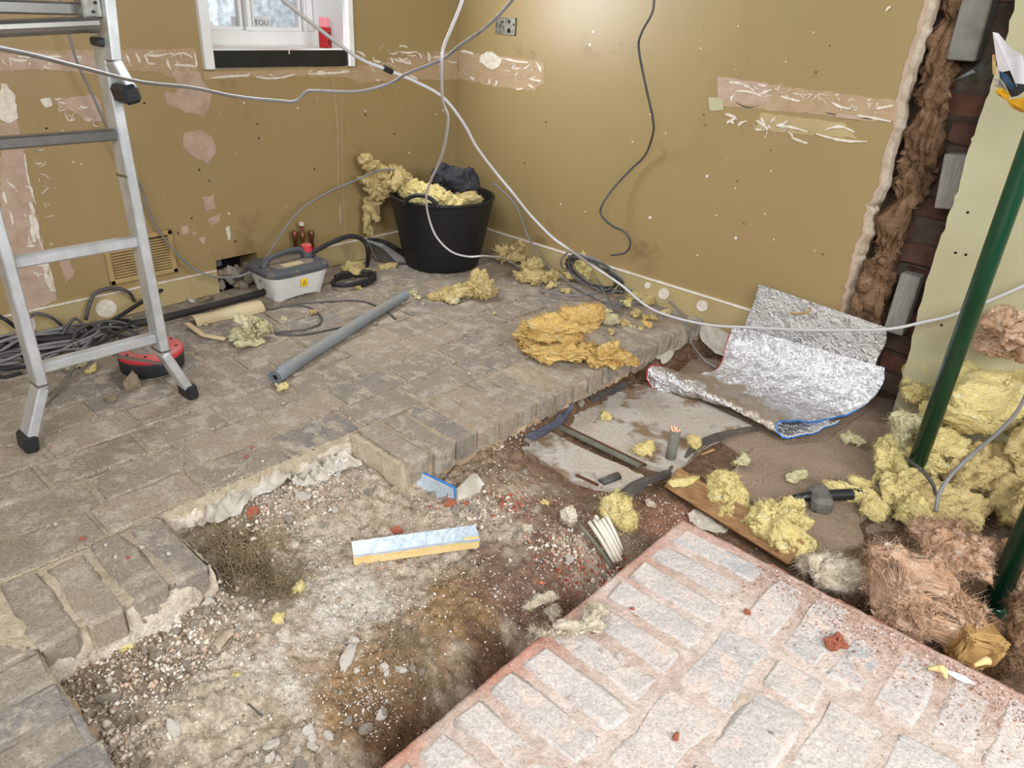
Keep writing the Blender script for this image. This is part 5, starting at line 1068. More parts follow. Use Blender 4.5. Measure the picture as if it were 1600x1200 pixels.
# white flake, yellow shavings
o = stone(F(1501, 1059, .002), .02, M['upvc'], 'flat bright white plastic flake on the pink paving', name='plastic_flake', sc=(1.2, .55, .22), rot=(0, 0, .15)); o['category'] = 'flake'
for (a, b, c, d_, lb) in ((1450, 1045, 1478, 1060, 'thin yellow foam shaving on the pink paving'), (1522, 1040, 1546, 1038, 'curled yellow foam shaving at the paving edge')):
    p, q = F(a, b, .004), F(c, d_, .004); mb = MB(); mb.tube([p, (p+q)/2+np.array([.004, .008, .008]), q], [.003, .008, .003], 8, smooth_n=5); tag(mb.build('foam_shaving', M['pir'], None, True), lb, 'shaving')

# ---- foil-faced foam bar in the pit
za = -.088; A0, A1 = FS(553, 884), FS(749, 856); zz_ = max(A0[2], A1[2], zs(*((A0+A1)/2)[:2]))+.004; A0, A1 = F(553, 884, zz_), F(749, 856, zz_)
d = (A1-A0)/np.linalg.norm(A1-A0); s_ = np.array([-d[1], d[0], 0]); 
if s_@np.array([1., -1, 0]) > 0: s_ = -s_
pb_ = thing('insulation_offcut', 'foil-faced yellow foam insulation bar lying in the pit', 'insulation', tuple(A0)); Lb = np.linalg.norm(A1-A0); U = np.array([0, 0, 1.])
mb = MB(); mb.box(A0+d*Lb/2+s_*.024+U*.014, (Lb, .047, .030), [d, s_, U], .0015); mb.build('foam', M['pir'], pb_)
nx = 26; V = []; 
for i in range(nx+1):
    for (o_, zz) in ((-.0012, .024), (-.0005, .0300), (.016, .0306), (.032, .0306), (.0478, .0300), (.0484, .016)):
        V.append(A0+d*(Lb*i/nx)+s_*(o_+rs.normal()*.0004)+U*(zz+rs.normal()*.0004 - (.003 if (i > 22 and o_ < .01) else 0)))
mesh('foil_facing', V, [(i*6+j, (i+1)*6+j, (i+1)*6+j+1, i*6+j+1) for i in range(nx) for j in range(5)], M['foil_soft'], pb_)

# ---- the folded foil blanket
fb_ = thing('foil_insulation', 'folded silver bubble foil insulation with a blue core on the slabs by the wall gap', 'insulation', tuple(F(1200, 640, -.1)))
def sheet(name, Lp, Rp, m, par, n=60, k=110, amp=.004, seed=0, sag=.0):
    Ls, Rs = spline(Lp, 12), spline(Rp, 12)
    def res(P, n):
        s = np.concatenate([[0], np.cumsum(np.linalg.norm(np.diff(P, axis=0), axis=1))]); u = np.linspace(0, s[-1], n); return np.stack([np.interp(u, s, P[:, i]) for i in range(3)], 1)
    Ls, Rs = res(Ls, n), res(Rs, n); t = np.linspace(0, 1, k)[None, :, None]; G = Ls[:, None]*(1-t)+Rs[:, None]*t
    v = G.reshape(-1, 3); nr = fbm(v*16+seed, 3, billow=True)*amp+fbm(v*55+seed, 3, billow=True)*amp*.55
    e1 = np.gradient(G, axis=0).reshape(-1, 3); e2 = np.gradient(G, axis=1).reshape(-1, 3); nn = np.cross(e1, e2); nn /= np.linalg.norm(nn, axis=1)[:, None]+1e-9
    v = v+nn*nr[:, None]; th = .0045; v2 = v-nn*th
    I = np.arange(n*k).reshape(n, k); f = np.stack([I[:-1, :-1], I[1:, :-1], I[1:, 1:], I[:-1, 1:]], -1).reshape(-1, 4); f2 = f[:, ::-1]+n*k
    o = mesh(name, np.vstack([v, v2]), np.vstack([f, f2]), m, par, True)
    ring = np.concatenate([I[:, -1]]); ringL = I[:, 0]; top = I[0]; bot = I[-1]
    return o, v, v2, ring, ringL, top, bot
def edge_strip(name, v, v2, ring, m, par, over=.0006):
    V = np.vstack([v[ring], v2[ring]]); n = len(ring); return mesh(name, V, [(i, i+1, n+i+1, n+i) for i in range(n-1)], m, par)
Lp = [WY(1146, 508, -.075), WY(1136, 535, -.095), F(1124, 572, -.068), F(1095, 582, -.080), F(1062, 580, -.060), F(1038, 572, -.034), F(1020, 573, -.030), F(1011, 582, -.045), F(1012, 596, -.075), F(1028, 609, -.097), F(1070, 616, -.097)]
Rp = [WY(1382, 574, -.075), WY(1379, 600, -.10), WY(1352, 632, -.14), F(1310, 650, -.085), F(1262, 657, -.076), F(1226, 655, -.056), F(1211, 664, -.060), F(1224, 686, -.090), F(1262, 680, -.097), F(1310, 662, -.097)]
o, v, v2, rr, rl_, tp, bt = sheet('lower_sheet', Lp, Rp, M['foil'], fb_, n=90, seed=2, amp=.0065)
me = o.data; me.materials.append(M['foil_dusty'])
n_, k_ = 90, 110; idx = np.zeros(len(me.polygons), np.int32); G_i = np.arange((n_-1)*(k_-1)).reshape(n_-1, k_-1)
for i in range(n_-1):
    for j in range(k_-1):
        if 38 < i+3*math.sin(j*.23)+5*math.sin(j*.05) < 60: idx[G_i[i, j]] = 1
me.polygons.foreach_set('material_index', idx)
edge_strip('blue_core', v, v2, rr, M['blue_edge'], fb_); edge_strip('cut_edge', v, v2, rl_, M['blue_edge'], fb_); edge_strip('cut_edge', v, v2, tp, M['foil'], fb_)
nn2 = v2[rr]-v[rr]; mb = MB(); mb.tube(v[rr][18:]+nn2[18:]*.5, .0030, 6); mb.build('blue_core', M['blue_edge'], fb_, True)
mb = MB(); mb.tube(v[rr][52:]+nn2[52:]*1.6+np.array([0, 0, 0]), .0022, 6); mb.build('white_backing_edge', M['paper_white'], fb_, True)
mb = MB(); mb.tube(v[rl_][58:84]+np.array([-.002, 0, .001]), .0016, 5); mb.build('red_tape_edge', M['red_print'], fb_); mb = MB(); mb.tube(v[rl_][3:30]+np.array([-.002, 0, .001]), .0012, 5); mb.build('red_tape_edge', M['red_print'], fb_)
Lp2 = [WY(1186, 444, -.022), WY(1176, 475, -.03), WY(1163, 510, -.045), WY(1156, 540, -.06)]
Rp2 = [WY(1386, 512, -.022), WY(1384, 535, -.03), WY(1370, 562, -.04), WY(1366, 590, -.06)]
o2, w1, w2, r2, l2, t2, b2 = sheet('upper_sheet', Lp2, Rp2, M['foil_dull'], fb_, 50, 110, amp=.004, seed=5)
for ring in (r2, l2, t2): edge_strip('cut_edge', w1, w2, ring, M['foil'], fb_)
mb = MB(); mb.tube([WY(1268, 478, -.034), WY(1262, 488, -.036), WY(1240, 490, -.036), WY(1232, 486, -.036)], [.002, .004, .004, .001], 6, smooth_n=4); mb.build('torn_flap', M['card_brown'], fb_, True)

# ---- small foil strip at the cut corner
fs = thing('foil_strip', 'bent dusty foil strip with a blue edge below the cut paving corner', 'insulation', tuple(FS(700, 765)))
gB = [F(632, 750, -.075), F(655, 760, -.085), F(680, 772, -.09), F(712, 787, -.09)]; gA = [b_+np.array([-.012, .008, h_]) for b_, h_ in zip(gB, (.018, .036, .040, .038))]
o, v, v2, rr, rl_, tp, bt = sheet('standing_fold', gA, gB, M['foil_soft'], fs, 24, 14, amp=.001, seed=9)
edge_strip('x', v, v2, tp, M['blue_edge'], fs).name = 'cut_edge'
mb = MB(); mb.tube(spline(gA, 4), .0030, 6); mb.tube([gA[-1], gA[-1]*.3+gB[-1]*.7, gB[-1]], .0028, 6); mb.build('blue_core', M['blue_edge'], fs, True)
o, v, v2, rr, rl_, tp, bt = sheet('flat_fold', [gA[-1]+np.array([0, .002, -.004]), FS(740, 748, .014), FS(757, 762, .010)], [gB[-1]+np.array([0, .004, .004]), FS(735, 778, .003), FS(748, 772, .004)], M['polythene'], fs, 16, 14, amp=.001, seed=10)
for q in (gA,): pass

# ---- polythene scraps along the edge
def film(label, pts, seed, m=M['polythene'], h=.012, name='polythene_scrap', wr=1.):
    n = len(pts); c = np.mean([p[:2] for p in pts], 0); mbm = bmesh.new()
    P3 = []; 
    for (a, b, dz) in pts: P3.append(FS(a, b, dz))
    ctr = sum(P3)/n; ctr[2] += h; N_ = 9; V = [ctr]; F_ = []
    ring = spline(P3+[P3[0]], 5)[:-1]; K = len(ring)
    for i in range(1, N_+1):
        t = i/N_
        for p in ring:
            q = ctr*(1-t)+p*t; q = q+np.array([0, 0, 1])*fbm((q*np.array([45, 45, 0])+seed)[None], 3, billow=True)[0]*.02*wr; V.append(q)
    for j in range(K): F_.append((0, 1+j, 1+(j+1) % K))
    for i in range(N_-1):
        for j in range(K): F_.append((1+i*K+j, 1+(i+1)*K+j, 1+(i+1)*K+(j+1) % K, 1+i*K+(j+1) % K))
    V = np.array(V)
    for q in V: q[2] = max(q[2], zs(q[0], q[1])+.003+wr*(.003+.006*abs(math.sin(q[0]*160+q[1]*90))))
    o = mesh(name, V, F_, m, None, True); mbm.free(); return tag(o, label, 'plastic sheet')
film('crumpled cloudy polythene flap hanging over the paving edge at the left', [(385, 755, .055), (352, 775, .05), (322, 800, .035), (306, 822, .012), (332, 824, .008), (376, 802, .010), (398, 775, .022), (400, 752, .05)], 1, h=.03)
film('small folded polythene flap in the middle of the torn strip', [(405, 745, .045), (448, 735, .04), (457, 752, .025), (432, 770, .012), (385, 784, .010), (392, 764, .03)], 2, h=.028)
film('long thin polythene strip stretching towards the cut paving corner', [(455, 752, .01), (500, 730, .02), (548, 722, .025), (566, 730, .012), (530, 742, .006), (500, 758, .004), (462, 762, .004)], 3)
film('cloudy plastic bag lying at the paving edge beside the foil', [(1018, 565, .02), (1024, 545, .05), (1042, 534, .06), (1060, 540, .05), (1056, 556, .02), (1038, 570, .01)], 4, h=.02)
film('flat clear plastic sheet under the plank end', [(1073, 808, .004), (1092, 802, .006), (1140, 828, .004), (1118, 838, .003), (1085, 826, .003)], 5, h=.004)
film('long blue grey membrane strip beside the paving edge rubble', [(820, 684, .006), (866, 660, .008), (890, 640, .008), (894, 646, .006), (868, 672, .006), (826, 692, .005)], 6, M['blue_dpc'], .002, 'membrane_strip', .15)
film('far piece of the grey membrane strip towards the wall', [(920, 622, .006), (978, 598, .006), (984, 603, .005), (930, 630, .005)], 7, M['dpc'], .002, 'membrane_strip', .15)

# ---- thin steel edging strips at the slabs
for i, (a, b, lb) in enumerate((((868, 664), (1000, 728), 'rusty metal strip in the joint between the two pale slabs'), ((900, 742), (935, 758), 'short dark metal strip at the front of the near slab'))):
    p, q = F(*a, -.095), F(*b, -.095); mb = MB(); mb.bar(p, q, .022 if i == 0 else .008, .006, (0, 0, 1), .001); o = mb.build('metal_strip', M['lead'] if i == 0 else M['timber_edge']); tag(o, lb, 'strip')
    if i == 0: mb = MB(); mb.bar(p+(.012, .012, .002), q+(.012, .012, .002), .006, .008, (0, 0, 1)); mb.build('rusty_edge', M['timber_edge'], o)
# ---- grey sleeve with cut copper wires
b0 = FS(1046, 722); ss = thing('cut_cable_stub', 'upright grey green cable stub with bare pink copper wire ends', 'cable stub', tuple(b0))
tp_ = WY(1053, 672, b0[1]); tp_[0] = b0[0]+.003; Hs = tp_[2]
mb = MB(); mb.tube([b0-np.array([0, 0, .03]), [b0[0]+.002, b0[1], Hs]], .0155, 16); mb.build('sleeve', M['lead'], ss, True)
for k in range(10):
    t = k*2.4; r_ = .011*math.sqrt((k+.5)/10); c = np.array([b0[0]+.002+r_*math.cos(t), b0[1]+r_*math.sin(t), Hs]); e = c+np.array([rs.normal()*.004, rs.normal()*.004, rs.uniform(.005, .013)])
    mb = MB(); mb.tube([c-np.array([0, 0, .004]), c, e], .0028, 6); mb.build('copper_strand', M['copper_raw'], ss, True)
# ---- plank
a, b = F(1046, 745, -.085), F(1240, 872, -.085); dd = (b-a)/np.linalg.norm(b-a)
pk = thing('plank', 'brown timber plank running from the cable stub to the pink paving', 'plank', tuple(a))
mb = MB(); nn_ = np.array([-dd[1], dd[0], 0]); 
if nn_@np.array([-1, 1, 0]) < 0: nn_ = -nn_
up_ = U*.80+np.array([-nn_[0], -nn_[1], 0])*.6; up_ /= np.linalg.norm(up_)
P_a = F(1038, 762, -.095); P_b = F(1232, 884, -.095); sid = np.cross(up_, (P_b-P_a)/np.linalg.norm(P_b-P_a)); 
if sid[2] < 0: sid = -sid
mb.bar(P_a+sid*.034, P_b+sid*.034, .068, .016, up_, .002); mb.build('board', M['timber'], pk)
mb = MB(); mb.bar(P_a+sid*.002-up_*.002, P_b+sid*.002-up_*.002, .006, .018, up_, .001); mb.build('dark_edge', M['timber_edge'], pk)
# ---- black membrane ribbons
def ribbon(name, label, pts, wid, m, cat='membrane', th=.003, up=(0, 0, 1)):
    P = spline(pts, 8); T = np.gradient(P, axis=0); T /= np.linalg.norm(T, axis=1)[:, None]; s = np.cross(T, up); s /= np.linalg.norm(s, axis=1)[:, None]
    w_ = np.interp(np.linspace(0, 1, len(P)), np.linspace(0, 1, len(wid)), wid)[:, None]; k = 5; V = []; n = len(P)
    for j in range(k):
        u_ = (j/(k-1)-.5)*2; V.append(P+s*w_*u_*.5+np.array([0, 0, 1])*((1-u_*u_)*w_*.28+fbm(P*40+j, 2)[:, None]*.003))
    V = np.stack(V, 1).reshape(-1, 3); F_ = [(i*k+j, i*k+j+1, (i+1)*k+j+1, (i+1)*k+j) for i in range(n-1) for j in range(k-1)]
    return tag(mesh(name, V, F_, m, None, True), label, cat)
ribbon('membrane_ribbon', 'black membrane ribbon between the white sticks and the cable stub', [FS(968, 790, .012), FS(985, 775, .02), FS(1005, 762, .02), FS(1035, 748, .012), FS(1050, 735, .01)], [.05, .042, .034, .03, .02], M['dpc'])
ribbon('membrane_ribbon', 'black membrane ribbon from the cable stub towards the foil', [FS(1068, 722, .008), FS(1090, 702, .014), FS(1120, 690, .016), FS(1150, 680, .012), FS(1180, 672, .008)], [.03, .04, .038, .03, .03], M['dpc'])
mb = MB(); mb.tube([FS(938, 762, .012), FS(965, 752, .016)], .014, 10); tag(mb.build('pipe_end', M['dpc'], None, True), 'dark pipe end poking out of the soil before the near slab', 'pipe')
# ---- bundle of white sticks
for k, (a, b, c, d_, m) in enumerate([(902, 816, 958, 888, 'lead'), (920, 815, 960, 879, 'stick'), (928, 812, 966, 878, 'stick'), (936, 814, 971, 876, 'stick'), (941, 810, 971, 868, 'stick'), (947, 806, 972, 860, 'stick'), (930, 806, 950, 840, 'stick'), (946, 798, 966, 824, 'stick'), (952, 800, 968, 820, 'stick')]):
    p, q = F(a, b, -.060), F(c, d_, -.118); mb = MB(); mb.tube([p, (p+q)/2+np.array([0, 0, .004]), q], .0052, 8, smooth_n=3); o = mb.build('thin_rod', M[m], None, True)
    if k == 0: tag(o, 'grey rod lying apart left of the white rods in the trench', 'rod')
    else: tag(o, 'thin off-white rod in the bundle at the trench edge', 'rod', 'off-white rods bundled in the trench')
# ---- club hammer
hp = FS(1282, 790); hm = thing('club_hammer', 'club hammer with an iron head and a black handle on the brown slab', 'hammer', tuple(hp))
c0 = F(1281, 780, -.078); ax = np.array([.62, -.62, .0]); ax = F(1287, 800, -.08)-F(1273, 762, -.08); ax[2] = 0; Lh = np.linalg.norm(ax); ax /= Lh; sd = np.array([-ax[1], ax[0], 0])
mb = MB(); mb.box(c0, (.088, .056, .050), [ax, sd, U], .012); mb.build('head', M['iron'], hm)
hd = F(1375, 762, -.085)-F(1290, 768, -.085); hd[2] = 0; hd /= np.linalg.norm(hd)
mb = MB(); mb.tube([c0-ax*.010-hd*.10+U*.004, c0-ax*.010-hd*.02+U*.004, c0-ax*.010+hd*.06+U*.002, c0-ax*.010+hd*.16], [.005, .015, .016, .017], 10, smooth_n=4); mb.build('handle', M['black_plastic'], hm, True)
# ---- timber splinters
for (a, b, c, d_) in ((1140, 725, 1170, 740), (1152, 722, 1178, 746), (1095, 712, 1116, 704), (1060, 728, 1078, 720), (1146, 736, 1160, 748)):
    p, q = FS(a, b, .004), FS(c, d_, .004); mb = MB(); mb.bar(p, q, .008, .004, (0, 0, 1), .001); tag(mb.build('wood_splinter', M['splinter']), 'pale wood splinter on the dirt between the slab and the hammer', 'splinter', 'pale wood splinters near the plank')
mb = MB(); p, q = FS(690, 722, .0), FS(706, 712, .0); mb.box((p+q)/2+U*.02, (.022, .03, .045), rotz(.4), .003); tag(mb.build('timber_offcut', M['timber_grey']), 'small grey timber offcut standing against the paving edge', 'timber')

# ---- wool by the plank, hammer, poles
W('bright yellow wool tuft stuck beside the white rods', Y_, (968, 815), [((0, 0, .03), (.03, .035, .045), .2), ((-.015, -.015, .055), (.022, .03, .03), .5), ((.02, .0, .015), (.025, .03, .02), 0)], 61, soil=True, fib=1200, flen=.03)
wool('wool_scrap', 'greyish green wool chunk left of the white rods', M['wool_grey'], [(FS(888, 818, .022), (.022, .024, .026), .3)], 62, fib=250, det=4, flen=.012)
W('bright yellow wool clump on the plank, left one of two', Y_, (1130, 800), [((0, 0, .055), (.05, .06, .05), .2), ((.03, -.01, .03), (.045, .05, .035), 0), ((-.01, .01, .08), (.035, .045, .03), .3)], 63, soil=True, floor=-.12, fib=2200, flen=.03, amp=.2)
W('large yellow wool clump at the plank end by the pink paving', Y_, (1205, 845), [((0, 0, .05), (.06, .07, .05), .5), ((.045, -.02, .035), (.055, .055, .045), .3), ((.02, .04, .055), (.05, .05, .045), .5), ((-.035, .0, .045), (.045, .05, .04), .3)], 64, soil=True, floor=-.12, fib=3000, flen=.024, amp=.24, freq=32)
wool('wool_scrap', 'flat pale yellow wool scrap on the upper plank face', Y_, [(F(1070, 752, -.055), (.018, .04, .008), -.5)], 65, fib=250, det=4)
W('yellow wool tuft on the pale slab beside the stub', Y_, (1008, 708), [((0, 0, .014), (.03, .045, .016), .6), ((-.01, -.02, .012), (.025, .025, .012), 0)], 66, z=-.1, amp=.4, fib=500, det=4)
W('yellow wool tuft between stub and black ribbon', Y_, (1082, 698), [((0, 0, .014), (.022, .03, .018), .6)], 67, z=-.1, fib=350, det=4)
W('small yellow wool tuft on the far pale slab', Y_, (944, 652), [((0, 0, .008), (.014, .028, .010), .6)], 68, z=-.1, amp=.5, fib=200, det=4)
W('bent yellow wool strip leading from the hammer to the heap', Y_, (1345, 785), [((-.05, -.01, .02), (.05, .035, .022), .5), ((.0, .0, .02), (.045, .035, .024), -.2), ((.045, -.03, .02), (.04, .045, .022), 0), ((-.02, .04, .03), (.035, .03, .014), 0)], 69, z=-.1, fib=1500, flen=.024)
W('small yellow wool wisp behind the hammer handle', PA, (1245, 748), [((0, 0, .008), (.02, .04, .008), 0)], 70, z=-.1, amp=.5, fib=200, det=4)
W('pale yellow wool wisp on the splinters', PA, (1160, 726), [((0, 0, .010), (.02, .035, .008), 0)], 71, z=-.1, amp=.5, fib=200, det=4)
W('crumbly pale wool tuft on the slab in front of the foil', PA, (1335, 690), [((0, 0, .01), (.03, .04, .012), .5), ((-.02, -.02, .008), (.02, .03, .009), 0)], 72, z=-.1, amp=.5, fib=400, det=4)
for i, (a, b, r_, lb) in enumerate([(852, 788, .014, 'pale yellow wool fleck on the soil between the foam bar and the rods'), (824, 827, .014, 'grey pale wool fleck right of the foam bar'), (1302, 830, .007, 'round yellow wool crumb before the hammer'), (193, 1012, .013, 'yellow wool ball in the left pit corner'), (468, 920, .014, 'yellow wool fleck by the dark roots'), (437, 973, .012, 'flat yellow wool fleck low in the pit'), (370, 1053, .008, 'tiny yellow wool fleck in the pale dust'), (1015, 790, .014, 'dull wool lump in the dirt below the black ribbon'), (1000, 748, .012, 'small wool lump above the black ribbon'), (965, 768, .016, 'dull wool lump by the dark pipe end')]):
    wool('wool_scrap', lb, Y_ if i not in (1, 7) else M['wool_grey'], [(FS(a, b, r_*.4), (r_, r_*1.3, r_*.6), rs.rand()*3)], 130+i, fib=80, det=3, amp=.5, freq=60, flen=.01)
W('wispy grey white wool scrap draped over the edge of the pink paving', M['wool_grey'], (905, 982), [((0, 0, .008), (.022, .045, .009), -.9), ((.0, .045, .008), (.024, .03, .010), 0), ((-.03, -.055, .006), (.007, .045, .004), -1.0)], 73, floor=-.02, amp=.6, fib=900, flen=.03)
wool('wool_scrap', 'dark dusty wool wisp in the trench beside the paving', M['wool_grey'], [(F(848, 940, -.10), (.018, .05, .010), -.3), (F(868, 958, -.10), (.02, .02, .02), 0)], 74, fib=500, det=4, flen=.02, amp=.4)

# big heap at the right: each batt its own thing
def WP(label, m, lumps, seed, **k):
    L_ = [(F(a, b, z), r, an, *t) for (a, b, z, r, an, *t) in lumps]
    k.setdefault('fib', 2600); k.setdefault('flen', .03); k.setdefault('floor', -.115)
    return wool('wool_batt', label, m, L_, seed, **k)
WP('big flat layered bright yellow wool batt right of the upper green pole', Y_, [(1545, 620, .10, (.10, .12, .050), .35, -.1), (1510, 645, .06, (.075, .09, .045), .2), (1600, 610, .12, (.08, .1, .05), .2), (1560, 650, .06, (.06, .07, .04), 0)], 81, amp=.16, freq=20, box=1.5, lay=3, fib=4000)
WP('pale yellow wool lump left of the upper green pole', Y_, [(1440, 590, .035, (.05, .05, .045), 0), (1432, 615, .01, (.035, .04, .035), 0), (1478, 605, .03, (.06, .06, .05), 0), (1470, 650, .0, (.06, .06, .05), 0)], 82, amp=.3)
WP('cream wool tuft below the green pole', PA, [(1420, 665, .0, (.05, .055, .04), 0), (1410, 690, -.03, (.045, .05, .04), 0)], 83, amp=.3)
WP('folded yellow wool batt hanging from the middle of the heap', M['wool_yellow'], [(1480, 690, .02, (.07, .09, .035), .5, .3), (1450, 720, -.01, (.05, .06, .035), .4)], 84, amp=.26, lay=2.5, freq=20)
WP('ragged yellow wool clump at the left side of the heap', Y_, [(1395, 725, -.04, (.05, .055, .05), .2), (1410, 765, -.05, (.05, .055, .045), 0), (1430, 800, -.065, (.055, .05, .035), 0), (1385, 700, -.03, (.03, .035, .03), 0)], 85, amp=.34)
WP('large dull yellow wool batt at the middle right of the heap', DU, [(1520, 740, -.02, (.08, .09, .05), .3), (1490, 790, -.05, (.08, .08, .045), 0), (1560, 720, .0, (.08, .09, .05), 0), (1450, 775, -.06, (.05, .06, .04), 0), (1590, 780, -.03, (.09, .09, .06), 0)], 86, amp=.24, freq=18)
WP('dull yellow wool batt at the right picture edge', DU, [(1640, 700, .06, (.1, .1, .09), 0), (1650, 800, .0, (.1, .1, .07), 0)], 87, amp=.2)  # uses the dull yellow wool colour
wool('wool_batt', 'pinkish brown wool batt behind the heap against the pier', BR, [(WY(1578, 508, -.13), (.075, .06, .045), .2), (WY(1600, 530, -.13), (.07, .06, .05), 0), (WY(1556, 535, -.12), (.05, .05, .04), 0)], 88, amp=.3, fib=2600, flen=.03)
WP('large block of pinkish brown wool at the corner of the pink paving', BR, [(1428, 925, -.028, (.100, .092, .058), .72, .12), (1450, 955, -.035, (.075, .065, .046), .72, .1)], 89, amp=.3, freq=16, box=2.6, fib=6500, flen=.04, warp=.55, det=6)
WP('ragged pinkish brown wool lump on top of the large block', BR, [(1485, 850, .0, (.07, .075, .050), .3), (1520, 870, .0, (.06, .06, .055), .3), (1460, 835, .0, (.045, .045, .04), 0)], 90, amp=.28, fib=4200, flen=.035)
WP('small greyish brown wool lump left of the large block', M['wool_grey'], [(1300, 890, -.07, (.045, .06, .035), .2), (1325, 905, -.07, (.025, .035, .035), 0), (1270, 885, -.085, (.025, .03, .02), 0)], 91, amp=.35, fib=2600, flen=.035)
WP('brown wool piece right of the lower green pole', BR, [(1605, 860, .03, (.035, .05, .075), 0), (1605, 890, .0, (.035, .05, .06), 0)], 92, amp=.25)
WP('brown wool lump at the right picture edge behind the timber block', M['wool_dark'], [(1590, 995, -.05, (.05, .05, .05), 0), (1610, 970, -.03, (.05, .05, .05), 0), (1580, 1030, -.07, (.035, .04, .04), 0)], 93, amp=.3)
wool('packing_block', 'torn brown paper packing block below the large brown wool block', M['card_brown'], [(F(1515, 1000, -.055), (.040, .055, .045), .5, .2)], 94, cat='packing', fib=0, box=3, amp=.2, freq=20, warp=.5, floor=-.115)
# cable over the heap
cable('cable', 'grey cable arching over the yellow wool heap at the right', [F(1462, 800, -.02), F(1468, 770, .02), F(1490, 738, .06), F(1525, 705, .10), F(1560, 675, .13), F(1588, 645, .16), F(1606, 610, .18), F(1625, 560, .2)], .0052, M['cable_grey'])
cable('cable', 'short brown cable stub poking out of the left side of the wool heap', [F(1415, 715, .0), F(1440, 735, .02), F(1458, 758, .0), F(1462, 775, -.03)], .0045, M['cable_dark'])

# ---- green steel props
for nm, base, top, r_, lb in (('green_prop', (2.318, -.48, -.11), (2.318, -.48, 1.9), .0225, 'dark green steel prop standing in the wool heap, the far one'), ('green_prop', (2.604, -.83, -.115), (2.604, -.83, 1.9), .0235, 'dark green steel prop at the right picture edge, the near one')):
    gp = thing(nm, lb, 'prop', base); mb = MB(); mb.tube([base, top], r_, 24); mb.build('tube', M['green'], gp, True)
    mb = MB(); mb.box((base[0], base[1], base[2]+.004), (.13, .13, .008), None, .002); mb.build('base_plate', M['steel_plate'], gp)
    mb = MB(); mb.lathe([(r_, 0), (r_+.005, .004), (r_+.005, .02), (r_, .024)], (base[0], base[1], base[2]+.008), None, 24); mb.build('weld_collar', M['green'], gp, True)

# ---- torn insulation bag high on the right, hooked on the far prop
bg = thing('torn_bag', 'torn insulation bag of black, white, blue and yellow film hanging at the upper right edge', 'bag', (2.31, -.45, .86))
def flap(name, pts, m, th=.0015, yy=-.42, fold=.02):
    P = [WY(a, b, yy+dz) for a, b, dz in pts]; n = len(P); c = sum(P)/n+np.array([0, -fold, 0]); V = P+[c]+[p+np.array([0, th, 0]) for p in P]+[c+np.array([0, th, 0])]
    F_ = [(i, (i+1) % n, n) for i in range(n)]+[((i+1) % n+n+1, i+n+1, 2*n+1) for i in range(n)]+[(i, n+1+i, n+1+(i+1) % n, (i+1) % n) for i in range(n)]
    return mesh(name, V, F_, m, bg)
flap('black_flap', [(1493, 124, 0), (1520, 108, -.02), (1548, 84, 0), (1556, 92, .01), (1553, 118, .02), (1530, 130, 0), (1510, 132, -.01)], M['bag_black'], fold=.03)
flap('white_panel', [(1551, 50, 0), (1560, 52, 0), (1572, 66, .01), (1582, 78, .02), (1598, 86, .02), (1606, 140, .02), (1588, 134, .0), (1578, 110, -.01), (1560, 114, 0), (1556, 88, 0)], M['paper_white'], yy=-.44, fold=.02)
flap('blue_strip', [(1561, 110, 0), (1572, 116, 0), (1584, 132, 0), (1582, 142, 0), (1572, 134, 0), (1562, 122, 0)], M['bag_blue'], yy=-.46)
flap('dark_fold', [(1556, 88, 0), (1560, 112, 0), (1570, 132, 0), (1580, 152, 0), (1590, 150, 0), (1604, 140, 0), (1612, 130, .02), (1600, 110, .02)], M['reel_black'], yy=-.43)
flap('orange_tear', [(1554, 140, 0), (1568, 138, 0), (1578, 148, 0), (1574, 158, 0), (1558, 148, 0)], M['bag_yellow'], yy=-.44)
flap('yellow_flap', [(1572, 156, 0), (1590, 154, 0), (1608, 150, 0), (1612, 180, 0), (1592, 174, 0), (1580, 168, 0)], M['bag_yellow'], yy=-.45, fold=.03)
flap('clear_film', [(1552, 122, 0), (1562, 124, 0), (1574, 142, 0), (1566, 140, 0), (1553, 134, 0)], M['polythene'], yy=-.44)
mb = MB(); mb.tube([WY(1553, 86, -.43), WY(1553, 100, -.44), WY(1554, 116, -.44)], .004, 6); mb.build('tape', M['card_brown'], bg)

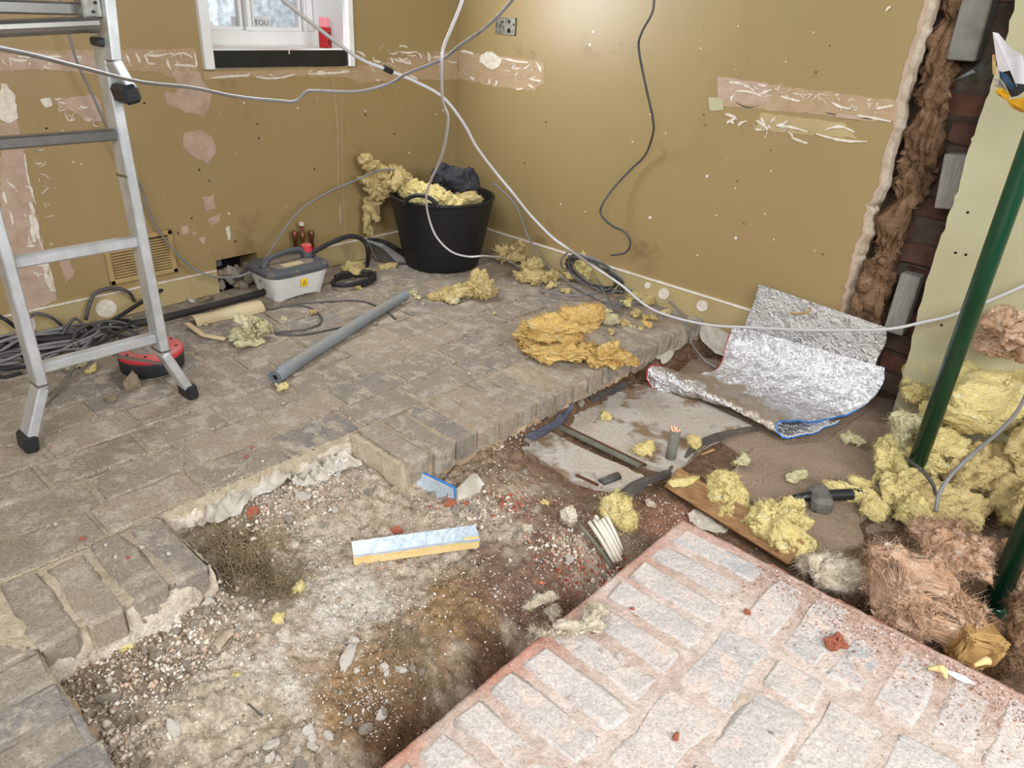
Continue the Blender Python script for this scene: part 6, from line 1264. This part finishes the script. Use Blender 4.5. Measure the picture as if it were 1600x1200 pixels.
# ---- rubble in the broken wall hole, left
hl = F(365, 445, .02)
for k in range(34):
    p = WX(345+rnd.uniform(-12, 45), 432+rnd.uniform(-16, 26), -.02-rnd.random()*.04); p[0] = rnd.uniform(-.05, .03); p[1] = -1.24+rnd.random()*.16; p[2] = rnd.uniform(0, .075)
    stone(p, rnd.uniform(.012, .026), rnd.choice([ST_, SG, M['stone_grey']]), 'broken rubble lump in the hole at the foot of the left wall', 'rubble lumps in the left wall hole', 'rubble_stone')
stone(F(322, 470, .0), .03, ST_, 'flat plaster slab piece leaning before the hole in the left wall', sc=(1, 1.3, .5)); stone(F(300, 470, .0), .02, SP, 'pale plaster bit left of the flat slab piece', sc=(1, 1.3, .5))
mb = MB(); mb.box(WX(335, 408, -.03), (.03, .04, .035)); tag(mb.build('old_pipe_box', M['steel_plate']), 'small grey metal box set in the hole of the left wall', 'box')
# ---- roots and straw on the dark patch
def straw(label, spots, n, seed, z0=.001, ln=.02):
    r = np.random.RandomState(seed); V = []; F_ = []; k = 0
    for _ in range(n):
        a, b, s_ = spots[r.randint(len(spots))]; p = FS(a, b)[:2]+r.normal(size=2)*s_
        if p[0] < 1.41 and not (-2.0 < p[1] < -1.54): continue
        t = r.rand()*6.28; L_ = ln*r.uniform(.4, 1); z = zs(p[0], p[1])+z0+r.rand()*.006
        P = np.array([p[0], p[1], z]); dr = np.array([math.cos(t), math.sin(t), r.normal()*.2]); sd = np.array([-dr[1], dr[0], 0])*.0006; bd_ = r.normal(size=3)*.5
        for u_ in (0, .5, 1): q = P+dr*L_*u_+bd_*L_*u_*u_*.6; q[2] = max(q[2], z-.003); V += [q-sd, q+sd]
        F_ += [(k, k+1, k+3), (k, k+3, k+2), (k+2, k+3, k+5), (k+2, k+5, k+4)]; k += 6
    return tag(mesh('root_fibres', np.array(V), np.array(F_), M['straw']), label, 'roots', kind='stuff')
straw('matted dry brown roots on the dark patch at the left of the pit', [(380, 880, .05), (420, 900, .05), (360, 850, .04), (430, 860, .04), (340, 820, .03), (440, 920, .03)], 4200, 1)
straw('thin dry roots on the brown soil near the bottom of the pit', [(640, 1020, .04), (660, 1050, .035), (620, 1000, .03)], 700, 2)
straw('scattered straw bits over the pit', [(600, 900, .25), (500, 1000, .2), (750, 800, .15)], 350, 3, ln=.014)
for (a, b, c, d_, lb) in ((388, 1102, 410, 1122, 'short dark nail lying on the pale dust low in the pit'),):
    mb = MB(); mb.tube([FS(a, b, .004), FS(c, d_, .004)], .0016, 6); tag(mb.build('nail', M['cable_dark']), lb, 'nail')
ribbon('cardboard_tear', 'torn brown card curl lying on the rubble in the left of the pit', [FS(338, 1020, .012), FS(352, 1004, .016), FS(366, 996, .018)], [.02, .03, .02], M['stone_tan'] if False else M['board_edge'], cat='card')
